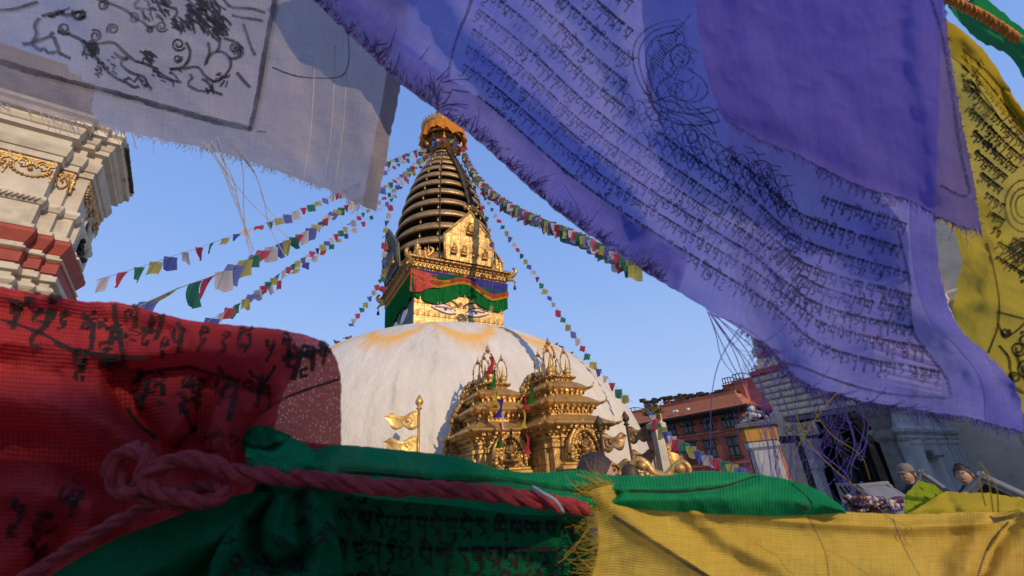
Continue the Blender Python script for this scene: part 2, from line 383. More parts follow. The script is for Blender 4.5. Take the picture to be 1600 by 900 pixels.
# corner studs strip and painted eyes
def ribbon(mb, pts, w, nrm=Vector((0, -1, 0)), off=0., taper=False):
    pts = [Vector(p) for p in pts]; vs = []; L = len(pts)
    for i, p in enumerate(pts):
        t = (pts[min(i+1, L-1)]-pts[max(i-1, 0)]).normalized(); sd = t.cross(nrm).normalized()
        ww = w(i/(L-1)) if callable(w) else w
        vs += [p+sd*ww/2+nrm*off, p-sd*ww/2+nrm*off]
    mb.add(vs, [(2*i, 2*i+1, 2*i+3, 2*i+2) for i in range(L-1)])
PBLK = M('black_paint', (.035, .018, .014), rough=.6, bump=.1); PWHT = M('white_paint', (.78, .70, .62), rough=.6, bump=.1)
PRED = M('red_paint', (.45, .06, .04), rough=.6, bump=.1)
def eyes(rot, dark=False):
    R = Matrix.Rotation(rot, 4, 'Z'); F = -HS-.035
    for s in (-1, 1):
        up = [(s*.28, 10.28), (s*.55, 10.50), (s*.95, 10.62), (s*1.3, 10.52), (s*1.62, 10.50)]
        lo = [(s*.28, 10.28), (s*.6, 10.22), (s*1.0, 10.27), (s*1.35, 10.38), (s*1.62, 10.50)]
        U = crom(up, 16); Lw = crom(lo, 16)
        def fan(A, B, f, grow=0):
            mb = MB(); vs = []
            for a, b in zip(A, B):
                c = (a+b)/2; vs += [(a[0], f, a[1]+grow), (b[0], f, b[1]-grow)]
            mb.add(vs, [(2*i, 2*i+1, 2*i+3, 2*i+2) for i in range(len(A)-1)]); return mb
        def flip(mb):
            mb.v = [tuple(R @ Vector(p)) for p in mb.v]; return mb
        flip(fan(U, Lw, F-.006, .10)).build('eye_outline', PBLK if not dark else PWHT, harm)
        if not dark:
            flip(fan(U, Lw, F-.012, .03)).build('eye_white', PWHT, harm)
            mb = MB(); ribbon(mb, [(s*.5, F, 10.42), (s*.8, F, 10.50), (s*1.1, F, 10.48), (s*1.4, F, 10.48)], .09, off=.022); flip(mb).build('eyelid', PRED, harm)
            mb = MB(); mb.lathe([(.001, 0), (.1, 0)], 14, XF((s*.85, F-.02, 10.42), rx=pi/2)); flip(mb).build('pupil', PBLK, harm)
        mb = MB(); ribbon(mb, crom3([(s*.12, F, 10.62), (s*.4, F, 10.86), (s*.95, F, 10.98), (s*1.7, F, 10.85)], 14), lambda t: .12*(1-t*.6), off=.015); flip(mb).build('eyebrow', PBLK, harm)
    mb = MB(); sp = []
    for i in range(44):
        t = i/43; a = -pi/2+t*5.0*pi; r = .30*(1-t*.88); sp.append((.02+r*cos(a), F, 9.98+r*sin(a)))
    ribbon(mb, sp, .075, off=.015); mb.v = [tuple(R @ Vector(p)) for p in mb.v]; mb.build('nose_spiral', PBLK if not dark else PWHT, harm)
    mb = MB(); mb.lathe([(.001, 0), (.11, 0)], 12, XF((0, F-.015, 10.78), rx=pi/2)); mb.v = [tuple(R @ Vector(p)) for p in mb.v]; mb.build('third_eye', PRED, harm)
eyes(0); eyes(-pi/2, True); eyes(pi/2)
# cornice
CZ = 12.5
m = MB(); m.mold(square(HS), [(.0, CZ-.35), (.08, CZ-.25), (.18, CZ-.05), (.26, CZ), (.26, CZ+.10), (.22, CZ+.13), (.22, CZ+.38), (.50, CZ+.42), (.50, CZ+.5)]); cor = m.build('cornice', GOLDR, st)
sc_m = MB()
sc_m.prism([(-.10, 0), (.10, 0), (.09, -.10), (0, -.24), (-.09, -.10)], -.03, .03); sc_m.ball((0, -.03, -.07), .055, 8, 5)
scm = sc_m.mesh('pendant', GOLD)
nb = 26
for side in range(4):
    for i in range(nb):
        x = -HS-.38+(2*HS+.76)*(i+.5)/nb
        link('pendant', scm, cor, Matrix.Rotation(side*pi/2, 4, 'Z') @ XF((x, -HS-.29, CZ+.22)))
bm2 = MB().bev((0, 0, 0), (.16, .16, .16), .04).mesh('boss', GOLD)
for side in range(4):
    for i in range(22):
        x = -HS-.36+(2*HS+.72)*(i+.5)/22
        link('boss', bm2, cor, Matrix.Rotation(side*pi/2, 4, 'Z') @ XF((x, -HS-.26, CZ+.36)))
# makara heads at the cornice corners
for sx, sy in ((-1, -1), (1, -1), (1, 1), (-1, 1)):
    mb = MB(); q = HS+.26
    mb.tube(vcrom([(sx*q, sy*q, CZ+.2), (sx*(q+.25), sy*(q+.25), CZ+.28), (sx*(q+.40), sy*(q+.40), CZ+.55), (sx*(q+.28), sy*(q+.28), CZ+.75)], 9), lambda t: .17-.10*t, 7)
    mb.tube(vcrom([(sx*q, sy*q, CZ+.1), (sx*(q+.25), sy*(q+.25), CZ-.0), (sx*(q+.36), sy*(q+.36), CZ-.18)], 6), lambda t: .12-.07*t, 6)
    mb.ball((sx*(q+.18), sy*(q+.18), CZ+.42), .13); mb.build('makara_head', GOLD, cor)
    mb = MB(); mb.lathe([(.01, -.5), (.09, -.48), (.07, -.3), (.02, -.22), (.012, 0)], 8, XF((sx*(q+.3), sy*(q+.3), CZ-.1))); mb.build('bell', COPD, cor)
# roof deck, urn finials
m = MB(); m.mold(square(HS), [(.46, CZ+.5), (.36, CZ+.62), (-.2, CZ+.7)]); m.build('roof_deck', GOLDR, st)
urn = MB().lathe([(.01, 0), (.24, 0), (.26, .08), (.16, .16), (.22, .30), (.25, .42), (.20, .55), (.12, .6), (.2, .66), (.17, .76), (.1, .8), (.15, .86), (.12, .95), (.05, 1.0), (.06, 1.08), (.02, 1.2), (.005, 1.36)], 14).mesh('urn_finial', GOLD)
for sx, sy in ((-1, -1), (1, -1), (1, 1), (-1, 1)):
    link('urn_finial', urn, st, XF((sx*(HS-.15), sy*(HS-.15), CZ+.55), s=(1, 1, 1.0)))
    link('urn_finial', urn, st, XF((sx*(HS-.75) if sx < 0 else sx*(HS+.05), sy*(HS-.1), CZ+.55), s=(.8, .8, .8)))
# small attendant figures between urns and gables
def figurine(mb, c, s, mt=None):
    a = MB(); a.lathe([(.001, 0), (.24, .0), (.26, .05), (.16, .10)], 10); a.ball((0, 0, .19), .20, 9, 6, (1.15, .7, .55)); a.ball((0, 0, .38), .14, 8, 6, (1, .7, 1.35)); a.ball((0, 0, .62), .085, 8, 6); a.lathe([(.05, .68), (.001, .78)], 6)
    a.tube([(-.13, 0, .48), (-.2, -.04, .34), (-.05, -.12, .24)], .035, 5); a.tube([(.13, 0, .48), (.2, -.04, .34), (.05, -.12, .24)], .035, 5)
    T = Matrix.Translation(c) @ Matrix.Diagonal((s, s, s, 1))
    mb.add(a.v, a.f, (mt @ T) if mt else T, True)
# pentagonal gables with Buddha reliefs
def clip(poly, a, b):
    out = []
    for i in range(len(poly)):
        p, q = poly[i], poly[(i+1) % len(poly)]
        sp = (b[0]-a[0])*(p[1]-a[1])-(b[1]-a[1])*(p[0]-a[0]); sq = (b[0]-a[0])*(q[1]-a[1])-(b[1]-a[1])*(q[0]-a[0])
        if sp >= 0: out.append(p)
        if sp*sq < 0:
            t = sp/(sp-sq); out.append((p[0]+(q[0]-p[0])*t, p[1]+(q[1]-p[1])*t))
    return out
PENT = [(-1.36, 0), (1.36, 0), (1.48, 1.4), (0, 3.1), (-1.48, 1.4)]
GY = -3.04; GZ = CZ+.55; TILT = radians(7)
for side in range(4):
    R = Matrix.Rotation(side*pi/2, 4, 'Z') @ XF((.30 if side == 0 else 0, GY, GZ), rx=TILT)
    gmat = GOLDP if side != 3 else SLATE  # left gable gets the same painted-in shade
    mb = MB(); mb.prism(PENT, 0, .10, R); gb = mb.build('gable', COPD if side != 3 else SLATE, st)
    nx, nz = 6, 6
    for i in range(nx):
        for j in range(nz):
            x0 = -1.62+3.24*i/nx; x1 = x0+3.24/nx; z0 = 3.1*j/nz; z1 = z0+3.1/nz
            pl = [(x0+.008, z0+.008), (x1-.008, z0+.008), (x1-.008, z1-.008), (x0+.008, z1-.008)]
            for k in range(5):
                pl = clip(pl, PENT[k], PENT[(k+1) % 5])
                if len(pl) < 3: break
            if len(pl) >= 3:
                d = .02*random.random(); mb = MB(); mb.prism(pl, -.05-d*.4, -.002, R); mb.build('plate', gmat, gb)
    mb = MB()
    for k in range(1, 5):
        a, b = PENT[k], PENT[(k+1) % 5]
        p, q = R @ Vector((a[0], -.05, a[1])), R @ Vector((b[0], -.05, b[1])); mb.tube([p, q], .07, 6)
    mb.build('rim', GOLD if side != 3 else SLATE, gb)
    for x, z, s in ((0, 1.75, .95), (-.9, .45, .72), (-.32, .45, .72), (.32, .45, .72), (.92, .45, .72)):
        mb = MB(); mb.bev((x, -.12, z-.05), (.5*s, .22, .09), .02, R)
        figurine(mb, (x, -.12, z), s, R)
        mb.tube([R @ Vector((x+.30*s*sin(a), -.06, z+.36*s-.36*s*cos(a))) for a in np.linspace(.5, 2*pi-.5, 15)], .025, 5)
        mb.build('buddha_figure', GOLD, gb)
# extra statues on deck
for side in (0, 3):
    R = Matrix.Rotation(side*pi/2, 4, 'Z')
    for x in (-2.3, -2.0, 1.95):
        mb = MB(); figurine(mb, (x, -2.62, CZ+.62), .9, R); mb.build('statuette', GOLD, st)
    mb = MB(); mb.tube([R @ Vector(p) for p in vcrom([(-1.95, -2.5, CZ+.75), (-1.7, -2.55, CZ+.95), (-1.55, -2.6, CZ+1.25), (-1.75, -2.6, CZ+1.35)], 10)], lambda t: .13-.07*t, 7); mb.build('dragon', GOLD, st)
for k in range(5):
    mb = MB(); figurine(mb, (-2.2+.5*k, -2.9, CZ+.5), .62, Matrix.Rotation(-pi/2, 4, 'Z')); mb.build('statuette', GOLD, st)
# spire: a dark core and thirteen rings
NRING = 13; RZ0 = CZ+.7; RZ1 = 22.9
RT = [0, .15, .3, .45, .6, .72, .82, .91, 1]; RR = [3.06, 3.06, 2.92, 2.68, 2.34, 1.99, 1.57, 1.12, .68]
def rad(t): return float(np.interp(t, RT, RR))
for i in range(NRING):
    pass
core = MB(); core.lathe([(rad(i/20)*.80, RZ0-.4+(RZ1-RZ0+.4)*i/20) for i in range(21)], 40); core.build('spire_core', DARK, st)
for i in range(NRING):
    t0 = 1-(1-i/NRING)**1.35; t1 = 1-(1-(i+1)/NRING)**1.35; h = (RZ1-RZ0)*(t1-t0); z = RZ0+(RZ1-RZ0)*t0; R = rad(t0+.3*(t1-t0))
    mb = MB(); q = h*.52
    mb.lathe([(R*.975, z-.02), (R*.985, z-.02), (R, z+.03), (R*.985, z+q*.45), (R*.955, z+q*.92), (R*.93, z+q), (R*.74, z+q)], 56)
    rg = mb.build('ring', RINGM, st)
    mb = MB(); mb.lathe([(R*1.0, z+.01), (R*1.018, z+.03), (R*1.0, z+.07)], 56); mb.build('rim', GOLD, rg)
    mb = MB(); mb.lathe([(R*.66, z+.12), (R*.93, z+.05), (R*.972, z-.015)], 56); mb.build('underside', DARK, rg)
    if i < 12:
        for a in (3.9, 4.25, 5.25):
            mb = MB(); mb.lathe([(.05, 0), (.06, .1), (.02, .16), (.01, .25)], 6, XF((R*.97*cos(a), R*.97*sin(a), z+q*.98))); mb.build('knob', GOLD, rg)
# long metal ribbon down the front of the rings, with flower boss
mb = MB(); pts = []
for i in range(16):
    t = .36+.64*i/15; a = -pi/2+.10+.14*(1-i/15); R = rad(t)*1.03+.06; pts.append(Vector((R*cos(a), R*sin(a), RZ0+(RZ1-RZ0)*t)))
ribbon(mb, pts, .34, Vector((.1, -.95, .3)).normalized())
for k in range(2): mb.tube([p+Vector((.17*(2*k-1), -.02, 0)) for p in pts], .035, 5)
mb.build('metal_ribbon', COPD, st)
mb = MB(); p0 = pts[0]
for k in range(8):
    a = 2*pi*k/8; mb.ball(p0+Vector((.27*cos(a), -.05, .27*sin(a))), .12, 8, 5, (1, .5, 1))
mb.ball(p0+Vector((0, -.1, 0)), .17, 10, 6, (1, .6, 1)); mb.ball(p0+Vector((-.45, -.05, .05)), .14); mb.ball(p0+Vector((.45, -.05, -.05)), .14)
mb.build('flower_boss', GOLD, st)
mb = MB(); mb.tube([(rad(i/11)*1.02*cos(-pi/2-.42), rad(i/11)*1.02*sin(-pi/2-.42), RZ0+(RZ1-RZ0)*i/11) for i in range(12)], .025, 5); mb.build('lightning_cable', PIPE, st)
# parasol on top
PZ = RZ1
mb = MB(); mb.lathe([(.78, PZ), (.95, PZ+.1), (.7, PZ+.25), (1.0, PZ+.45), (.72, PZ+.55), (.72, PZ+.8), (1.15, PZ+.95), (1.15, PZ+1.05), (.6, PZ+1.1)], 10, smooth=False); mb.build('bracket_stage', GOLDF, st)
for k in range(10):
    a = 2*pi*k/10; mb = MB(); mb.tube([(.75*cos(a), .75*sin(a), PZ+.2), (1.25*cos(a), 1.25*sin(a), PZ+.75), (1.3*cos(a), 1.3*sin(a), PZ+1.35)], .06, 5); mb.ball((1.15*cos(a), 1.15*sin(a), PZ+.55), .14); mb.build('bracket', GOLD if k % 2 else COPD, st)
mb = MB(); mb.lathe([(1.38, PZ+1.0), (1.45, PZ+1.05), (1.45, PZ+1.15), (1.38, PZ+1.2)], 32); mb.lathe([(1.40, PZ+1.9), (1.50, PZ+1.95), (1.50, PZ+2.15), (1.2, PZ+2.45), (.9, PZ+2.6)], 32); pa = mb.build('parasol', GOLDF, st)
for k in range(36):
    a = 2*pi*k/36; mb = MB(); mb.prism([(-.09, 0), (.09, 0), (.1, .2), (0, .36), (-.1, .2)], -.03, .03, Matrix.Rotation(a, 4, 'Z') @ XF((0, -1.46, PZ+2.12), rx=radians(15))); mb.build('leaf', GOLD, pa)
mb = MB(); mb.lathe([(.9, PZ+2.6), (.95, PZ+2.9), (.5, PZ+3.2), (.42, PZ+3.5), (.6, PZ+3.7), (.3, PZ+4.1), (.18, PZ+4.6), (.25, PZ+4.8), (.05, PZ+5.3), (.01, PZ+5.9)], 20); mb.build('pinnacle', GOLDF, st)
# orange cloth skirt of the parasol
ORG = plaincloth('saffron_cloth', (.80, .30, .05), .35)
vs = []; n = 90
for k in range(n):
    a = 2*pi*k/n; f = 1+.025*sin(a*17)+.015*sin(a*31+1)
    bot = PZ+.95+.18*sin(a*5)+.10*sin(a*11+2)
    for j in range(6):
        t = j/5; R = (1.46+.16*t)*(1+(f-1)*t*2); vs.append((R*cos(a), R*sin(a), PZ+2.0+(bot-PZ-2.0)*t))
mb = MB(); mb.add(vs, [(k*6+j, ((k+1) % n)*6+j, ((k+1) % n)*6+j+1, k*6+j+1) for k in range(n) for j in range(5)], None, True)
o = mb.build('parasol_cloth', ORG); o.location = SC; o.rotation_euler = (0, 0, SRZ)
tag(o, 'saffron orange cloth skirt tied round the parasol at the spire top', 'cloth')

# drapes hung below the cornice
GRN = plaincloth('green_drape', (.012, .17, .04), .25); PNK = plaincloth('pink_drape', (.68, .10, .10), .3)
YEL = plaincloth('yellow_drape', (.72, .42, .06), .3); ORN = plaincloth('orange_drape', (.72, .20, .03), .3); BLU = plaincloth('violet_drape', (.07, .06, .34), .3)
def drape(parent, name, mat, top, bot, off, R, s0=-3., s1=3., pl=1., n=220, m=16, amp=.07):
    vs = []
    for i in range(n+1):
        s = s0+(s1-s0)*i/n; zt, zb = top(s), bot(s)
        for j in range(m+1):
            t = j/m; y = -HS-.16-off+.10*t-amp*pl*t**.6*(sin(s*10+2.6*sin(s*2.3)+t*1.5*sin(s))+.5*sin(s*23+3*sin(s*5)+t*2))
            vs.append(R @ Vector((s, y, zt+(zb-zt)*t)))
    mb = MB(); mb.add(vs, [(i*(m+1)+j, i*(m+1)+j+1, (i+1)*(m+1)+j+1, (i+1)*(m+1)+j) for i in range(n) for j in range(m)], None, True)
    return mb.build(name, mat, parent)
def interp(pts):
    xs = [p[0] for p in pts]; ys = [p[1] for p in pts]
    c = crom([(x*1., y*1.) for x, y in pts], 80)
    return lambda s: float(np.interp(s, c[:, 0], c[:, 1]))
I4 = Matrix.Identity(4)
topf = interp([(-3, 12.2), (-1.5, 11.8), (.25, 12.25), (1.7, 11.55), (3, 11.95)])
botf = interp([(-3, 11.25), (-2.3, 10.78), (-1.2, 10.62), (.25, 11.28), (1.2, 10.75), (2.0, 10.62), (2.5, 10.72), (3, 11.0)])
dr = thing('green_drape', 'pleated green drape with pink and yellow swags under the front gilded cornice', 'drape', SC, SRZ)
drape(dr, 'green_cloth', GRN, lambda s: 12.3, botf, .05, I4, -2.8, 2.8)
bandf = lambda k: (lambda s: topf(s)-.14*k)
drape(dr, 'violet_band', BLU, lambda s: 12.34, lambda s: min(12.3, topf(s)-.02), .10, I4, -2.4, 2.8, .25)
drape(dr, 'pink_band', PNK, bandf(0), bandf(1.25), .14, I4, -2.75, 2.8, .3)
drape(dr, 'orange_band', ORN, bandf(1.2), bandf(1.7), .145, I4, -2.75, 2.8, .3)
drape(dr, 'yellow_band', YEL, bandf(1.65), bandf(2.5), .15, I4, -2.75, 2.8, .3)
g2 = interp([(-2.9, 12.3), (-2.0, 12.05), (-1., 12.0), (0, 12.3)])
drape(dr, 'upper_green_band', GRN, lambda s: g2(s)+.12, lambda s: g2(s)-.12, .16, I4, -2.75, 0, .2)
drape(dr, 'upper_yellow_band', YEL, lambda s: g2(s)-.11, lambda s: g2(s)-.24, .165, I4, -2.75, -.7, .2)
drape(dr, 'pink_corner_swag', PNK, lambda s: 12.3-.1*(s+2.95), interp([(-2.98, 11.1), (-2.4, 11.05), (-1.9, 11.3), (-1.3, 11.5)]), .155, I4, -2.8, -1.35, .9)
dl = thing('green_drape', 'green side drape edged in yellow hanging on the shaded left harmika wall', 'drape', SC, SRZ)
R3 = Matrix.Rotation(-pi/2, 4, 'Z')
drape(dl, 'green_cloth', GRN, lambda s: 12.2, interp([(-3, 10.35), (-1.5, 10.6), (0, 10.9), (1.5, 10.75), (3, 11.1)]), .05, R3, -2.8, 2.8)
drape(dl, 'yellow_band', YEL, lambda s: 12.3, lambda s: 12.12, .11, R3, -2.8, 2.8, .2); drape(dl, 'pink_band', PNK, lambda s: 12.4, lambda s: 12.29, .11, R3, -2.8, 2.8, .2)

# pigeons on the dome crest
PIG = M('pigeon_feathers', (.05, .05, .06), (.09, .09, .11), rough=.7)
pg = MB(); pg.ball((0, 0, .11), .10, 10, 7, (1.9, .9, .9)); pg.ball((.17, 0, .22), .05, 8, 6); pg.tube([(.10, 0, .14), (.16, 0, .21)], .05, 7); pg.tube([(.20, 0, .22), (.25, 0, .21)], lambda t: .015*(1-t)+.003, 5); pg.box((-.22, 0, .10), (.16, .09, .02)); pg.tube([(.02, .03, 0), (.02, .03, .06)], .008, 4); pg.tube([(.02, -.03, 0), (.02, -.03, .06)], .008, 4)
pgm = pg.mesh('pigeon', PIG)
def dome_hit(px, py):
    bv = BVHTree.FromObject(dome, DG); mi = st_inv()
def on_dome(px):
    """highest point of the dome seen in this picture column"""
    best = None
    for a in np.linspace(0, 2*pi, 240):
        for r, z in domeprof(30):
            w = SC+Vector((r*cos(a), r*sin(a), z)); c = RM.transposed() @ (w-CAMP)
            x = 800+FPX*c.x/-c.z; y = 450-FPX*c.y/-c.z
            if abs(x-px) < 4 and (best is None or y < best[0]): best = (y, w)
    return best[1]
for px, lab in ((498, 'lone dark pigeon perched furthest left on the dome crest'), (523, 'dark pigeon leaning forward on the dome crest'), (541, 'dark crouched pigeon on the dome crest nearest the spire'),
                (872, 'dark pigeon high on the right shoulder of the dome'), (880, 'dark pigeon just below another on the right dome shoulder'), (896, 'dark pigeon lowest on the right slope of the dome')):
    w = on_dome(px); w.z -= .03
    sc = .55 if px > 600 else .75
    o = link('pigeon', pgm, None, XF(w, random.uniform(-.6, .6)+(pi if px in (523, 880) else 0), (sc, sc, sc))); tag(o, lab, 'pigeon', 'pigeons perched on the dome')
# ================================================================ GILDED SHRINES
def shrine(label, loc, rz, W2, doorx=0):
    t = thing('gilded_shrine', label, 'shrine', loc, rz)
    h, mm, d = W2, W2*.62, W2*.10
    body = redent(h, mm, d)
    Z1 = 3.15
    m = MB(); m.mold(redent(h+.25, mm+.2, d), [(0, 0), (.12, .05), (.12, .3), (.02, .4), (.02, .5), (.1, .56), (.0, .7)]); m.build('plinth', GOLDF, t)
    m = MB(); m.mold(body, [(0, .68), (.0, 1.7), (.03, 1.72), (.03, 1.8), (0, 1.82), (0, 2.55), (.05, 2.58), (.05, 2.66), (.0, 2.70), (.0, 2.80)]); wall = m.build('wall', GOLDP, t)
    # plates riveted over the wall
    for side in range(4):
        R = Matrix.Rotation(side*pi/2, 4, 'Z')
        for i in range(5):
            for j in range(4):
                if side == 0 and abs(i-2) < 2: continue
                if side in (1, 2): continue
                x = -mm+2*mm*(i+.5)/5; z = .9+.43*(j+.5)
                mb = MB(); mb.bev((x, -h-.012, z), (2*mm/5-.02, .03, .41), .01, R); mb.build('plate', GOLDP, wall)
    def eave(z, hh, ov, th, name='eave'):
        pl = redent(hh, hh*.62, hh*.09)
        m = MB(); m.mold(pl, [(-.05, z-.28), (.04, z-.26), (.04, z-.18), (ov*.35, z-.12), (ov*.35, z-.06), (ov*.75, z-.02), (ov, z+.02), (ov+.03, z+.05), (ov, z+.09), (ov*.5, z+.17), (0, z+.24+th), (-.12, z+.28+th)])
        e = m.build(name, GOLD, t)
        # rows of dentils under the eave and upturned corner leaves
        den = MB()
        for side in range(4):
            R = Matrix.Rotation(side*pi/2, 4, 'Z'); n = int(hh*2/.11)
            for i in range(n):
                x = -hh+2*hh*(i+.5)/n; yy = -hh if abs(x) < hh*.62 else -hh+hh*.09
                den.box((x, yy-ov*.2, z-.15), (.055, .09, .07), R)
            for i in range(int(hh*2/.16)):
                x = -hh*1.0+2*hh*(i+.5)/int(hh*2/.16); yy = -hh if abs(x) < hh*.62 else -hh+hh*.09
                den.box((x, yy-ov*.92, z-.04), (.09, .03, .07), R)
        den.build('dentil_row', GOLDR, e, kind='stuff')
        for sx in (-1, 1):
            for sy in (-1, 1):
                mb = MB(); q = hh+ov-hh*.09
                mb.tube([(sx*q, sy*q, z+.05), (sx*(q+.09), sy*(q+.09), z+.09), (sx*(q+.13), sy*(q+.13), z+.20)], lambda u: .045-.03*u, 5); mb.build('corner_leaf', GOLD, e)
        return e
    k = h/.95
    eave(3.05, h, .40*k, .05)
    m = MB(); m.mold(redent(.80*k, .5*k, .08*k), [(0, 3.2), (0, 3.45)]); m.build('upper_wall', GOLDR, t)
    eave(3.62, .78*k, .28*k, .02)
    m = MB(); m.mold(redent(.60*k, .4*k, .06*k), [(0, 3.75), (0, 3.95)]); m.build('upper_wall', GOLDR, t)
    eave(4.06, .58*k, .22*k, .0)
    m = MB(); m.mold(redent(.46*k, .3*k, .05*k), [(0, 4.15), (.05, 4.22), (.05, 4.27), (.0, 4.3), (0, 4.4), (.09, 4.44), (.09, 4.48), (.0, 4.52)]); m.build('finial_base', GOLDF, t)
    def finial(x, y, z, s):
        f = MB(); f.lathe([(.01, 0), (.15, 0), (.16, .04), (.09, .09), (.14, .15), (.16, .25), (.12, .33), (.05, .37), (.08, .41), (.05, .46), (.065, .50), (.03, .56), (.035, .60), (.008, .78)], 12, XF((x, y, z), s=(s, s, s)))
        fo = f.build('finial', GOLD, t)
        a = MB(); R = Matrix.Rotation(0, 4, 'Z')
        arc = [Vector((x+.22*s*sin(q)*(1+.0*q), y+.05, z+.02+.52*s-.50*s*cos(q))) for q in np.linspace(.35, pi-.0, 10)]
        arc2 = [Vector((2*x-p.x, p.y, p.z)) for p in arc]
        a.tube(arc, .026*s, 5); a.tube(arc2, .026*s, 5)
        for q in range(2, 10):
            for A in (arc, arc2):
                p = A[q]; c = Vector((x, y+.05, z+.45*s)); dd = (p-c).normalized(); a.tube([p, p+dd*.07*s], lambda u: .022*s*(1-u)+.003, 4)
        a.lathe([(.03, 0), (.07, .05), (.09, .09), (.06, .12), (.04, .15), (.055, .19), (.02, .22), (.004, .34)], 8, XF((x, y+.05, z+1.0*s), s=(s, s, s)))
        a.build('aureole', GOLDR, fo)
    r = .33*k
    finial(-.02, .06, 4.56, .95)
    for sx in (-1, 1):
        for sy in (-1, 1): finial(sx*r, sy*r*.9, 4.48, .72)
    # door, lintel and tympanum on the front
    R = XF((doorx, -h-.02, 0)); w = .36*k
    m = MB(); m.box((0, 0, 1.35), (w*2, .06, 1.35), R); dr_ = m.build('door', DARK, t)
    m = MB()
    for i in range(9): m.box((-w+w*2*(i+.5)/9, -.04, 1.35), (.022, .02, 1.33), R)
    for j in range(8): m.box((0, -.045, .75+1.3*j/8), (w*2, .02, .022), R)
    m.build('lattice', COPD, dr_)
    for s_ in (-1, 1):
        m = MB(); m.bev((s_*(w+.09), -.05, 1.35), (.14, .14, 1.36), .02, R); m.lathe([(.06, .7), (.05, .9), (.07, 1.0), (.045, 1.1), (.045, 1.7), (.07, 1.8), (.09, 2.0)], 8, R @ XF((s_*(w+.28), -.1, 0))); m.build('door_jamb', GOLDF, dr_)
    m = MB(); m.bev((0, -.10, 2.08), (w*2+.95*k, .26, .10), .02, R); m.bev((0, -.07, 2.17), (w*2+.7*k, .2, .07), .02, R); m.build('lintel', GOLD, dr_)
    pts = [(-.58*k, 2.21), (.58*k, 2.21), (.60*k, 2.4), (.50*k, 2.72), (.28*k, 2.98), (0, 3.18), (-.28*k, 2.98), (-.50*k, 2.72), (-.60*k, 2.4)]
    m = MB(); m.prism(pts, -.13, .02, R @ XF((0, -.05, 0)))
    tp = m.build('tympanum', GOLDF, t)
    m = MB(); cx = [(x, -.22, z) for x, z in pts[2:]]; m.tube([R @ Vector(p) for p in cx], .055, 6)
    for i in range(26):
        a = pi*i/25; m.ball(R @ Vector((.50*k*cos(a), -.24, 2.3+.66*sin(a))), .05+.02*(i % 2), 6, 4)
    m.build('scroll_rim', GOLD, tp)
    rr = random.Random(int(loc[0]*10))
    m = MB()
    for i in range(60):
        a = rr.uniform(0, pi); q = rr.uniform(.05, .9); c = R @ Vector((.45*k*q*cos(a), -.20-.06*(1-q), 2.3+.58*q*sin(a))); m.ball(c, rr.uniform(.03, .06), 6, 4, (1, .8, rr.uniform(.8, 1.6)))
    figurine(m, (0, -.26, 2.32), .75, R); m.build('carved_figures', GOLDR, tp)
    # scalloped golden flame screen behind the left flank
    pts = [(-1.25, .6), (-1.32, 1.6), (-1.3, 2.4), (-1.4, 2.7), (-1.3, 3.1), (-1.12, 3.35), (-1.15, 3.6), (-.95, 3.95), (-.75, 4.1), (-.75, 4.35), (-.45, 4.7), (0, 4.8), (.45, 4.7), (.75, 4.35), (.75, 4.1), (.95, 3.95), (1.15, 3.6), (1.12, 3.35), (1.3, 3.1), (1.4, 2.7), (1.3, 2.4), (1.32, 1.6), (1.25, .6)]
    pts = [(x*k, z) for x, z in pts]
    m = MB(); m.prism(pts, h*.9, h*.9+.16); sc = m.build('flame_screen', GOLDF, t)
    m = MB(); m.tube([(x, h*.9+.04, z) for x, z in pts], .085, 7)
    c = crom(pts, 60)
    for x, z in c: m.ball((x, h*.9, z), .09, 6, 4)
    m.build('flame_rim', GOLDR, sc)
    return t
S1 = AZ(-3.6, 13.0); S2 = AZ(4.6, 12.7)
shrine('gilded shrine on the left of the pair against the dome, coloured cloths down its front', S1, radians(27), .80)
shrine('gilded shrine on the right of the pair, with wide eaves and latticed door', S2, radians(29), .82)
# cloth scraps tied to the shrines
SCR = {n: plaincloth(n+'_scrap_cloth', c, .3) for n, c in dict(red=(.45, .04, .06), white=(.62, .58, .6), blue=(.06, .05, .30), green=(.02, .16, .03), yellow=(.50, .36, .05)).items()}
def scrap(px, py, d, w, h, col, label, twist=0.):
    c = PH(px, py, d); vs = []; n, mm = 5, 8; rr = random.Random(px+py)
    for j in range(mm+1):
        t = j/mm; ww = w*(.35+.65*t)*(1-.3*abs(sin(3*t)))
        for i in range(n+1):
            u = i/n-.5; a = twist+1.1*sin(3*t)+rr.uniform(-.05, .05)
            vs.append((u*ww*cos(a)+.06*h*sin(5*t), u*ww*sin(a)+.12*w*sin(9*u+4*t), -h*t))
    mb = MB(); mb.add(vs, [(j*(n+1)+i, j*(n+1)+i+1, (j+1)*(n+1)+i+1, (j+1)*(n+1)+i) for j in range(mm) for i in range(n)], None, True)
    o = mb.build('cloth_scrap', SCR[col]); o.location = c; tag(o, label, 'cloth scrap', 'cloth scraps tied to the gilded shrines')
scrap(773, 612, 11.6, .30, .42, 'yellow', 'faded yellow cloth scrap highest on the front of the left shrine')
scrap(781, 624, 11.4, .42, .45, 'blue', 'dark blue cloth scrap spread over the upper eave of the left shrine', .3)
scrap(784, 645, 11.4, .16, .40, 'white', 'narrow white cloth scrap hanging below the blue one on the left shrine')
scrap(781, 661, 11.3, .18, .52, 'red', 'thin red cloth strip hanging over the left shrine tympanum')
scrap(781, 682, 11.25, .26, .26, 'green', 'green cloth scrap at the foot of the hanging strips on the left shrine')
scrap(767, 557, 12.4, .34, .52, 'red', 'red cloth wrapped round the finials on top of the left shrine')
scrap(771, 578, 12.3, .2, .5, 'green', 'green cloth tied low among the finials of the left shrine')
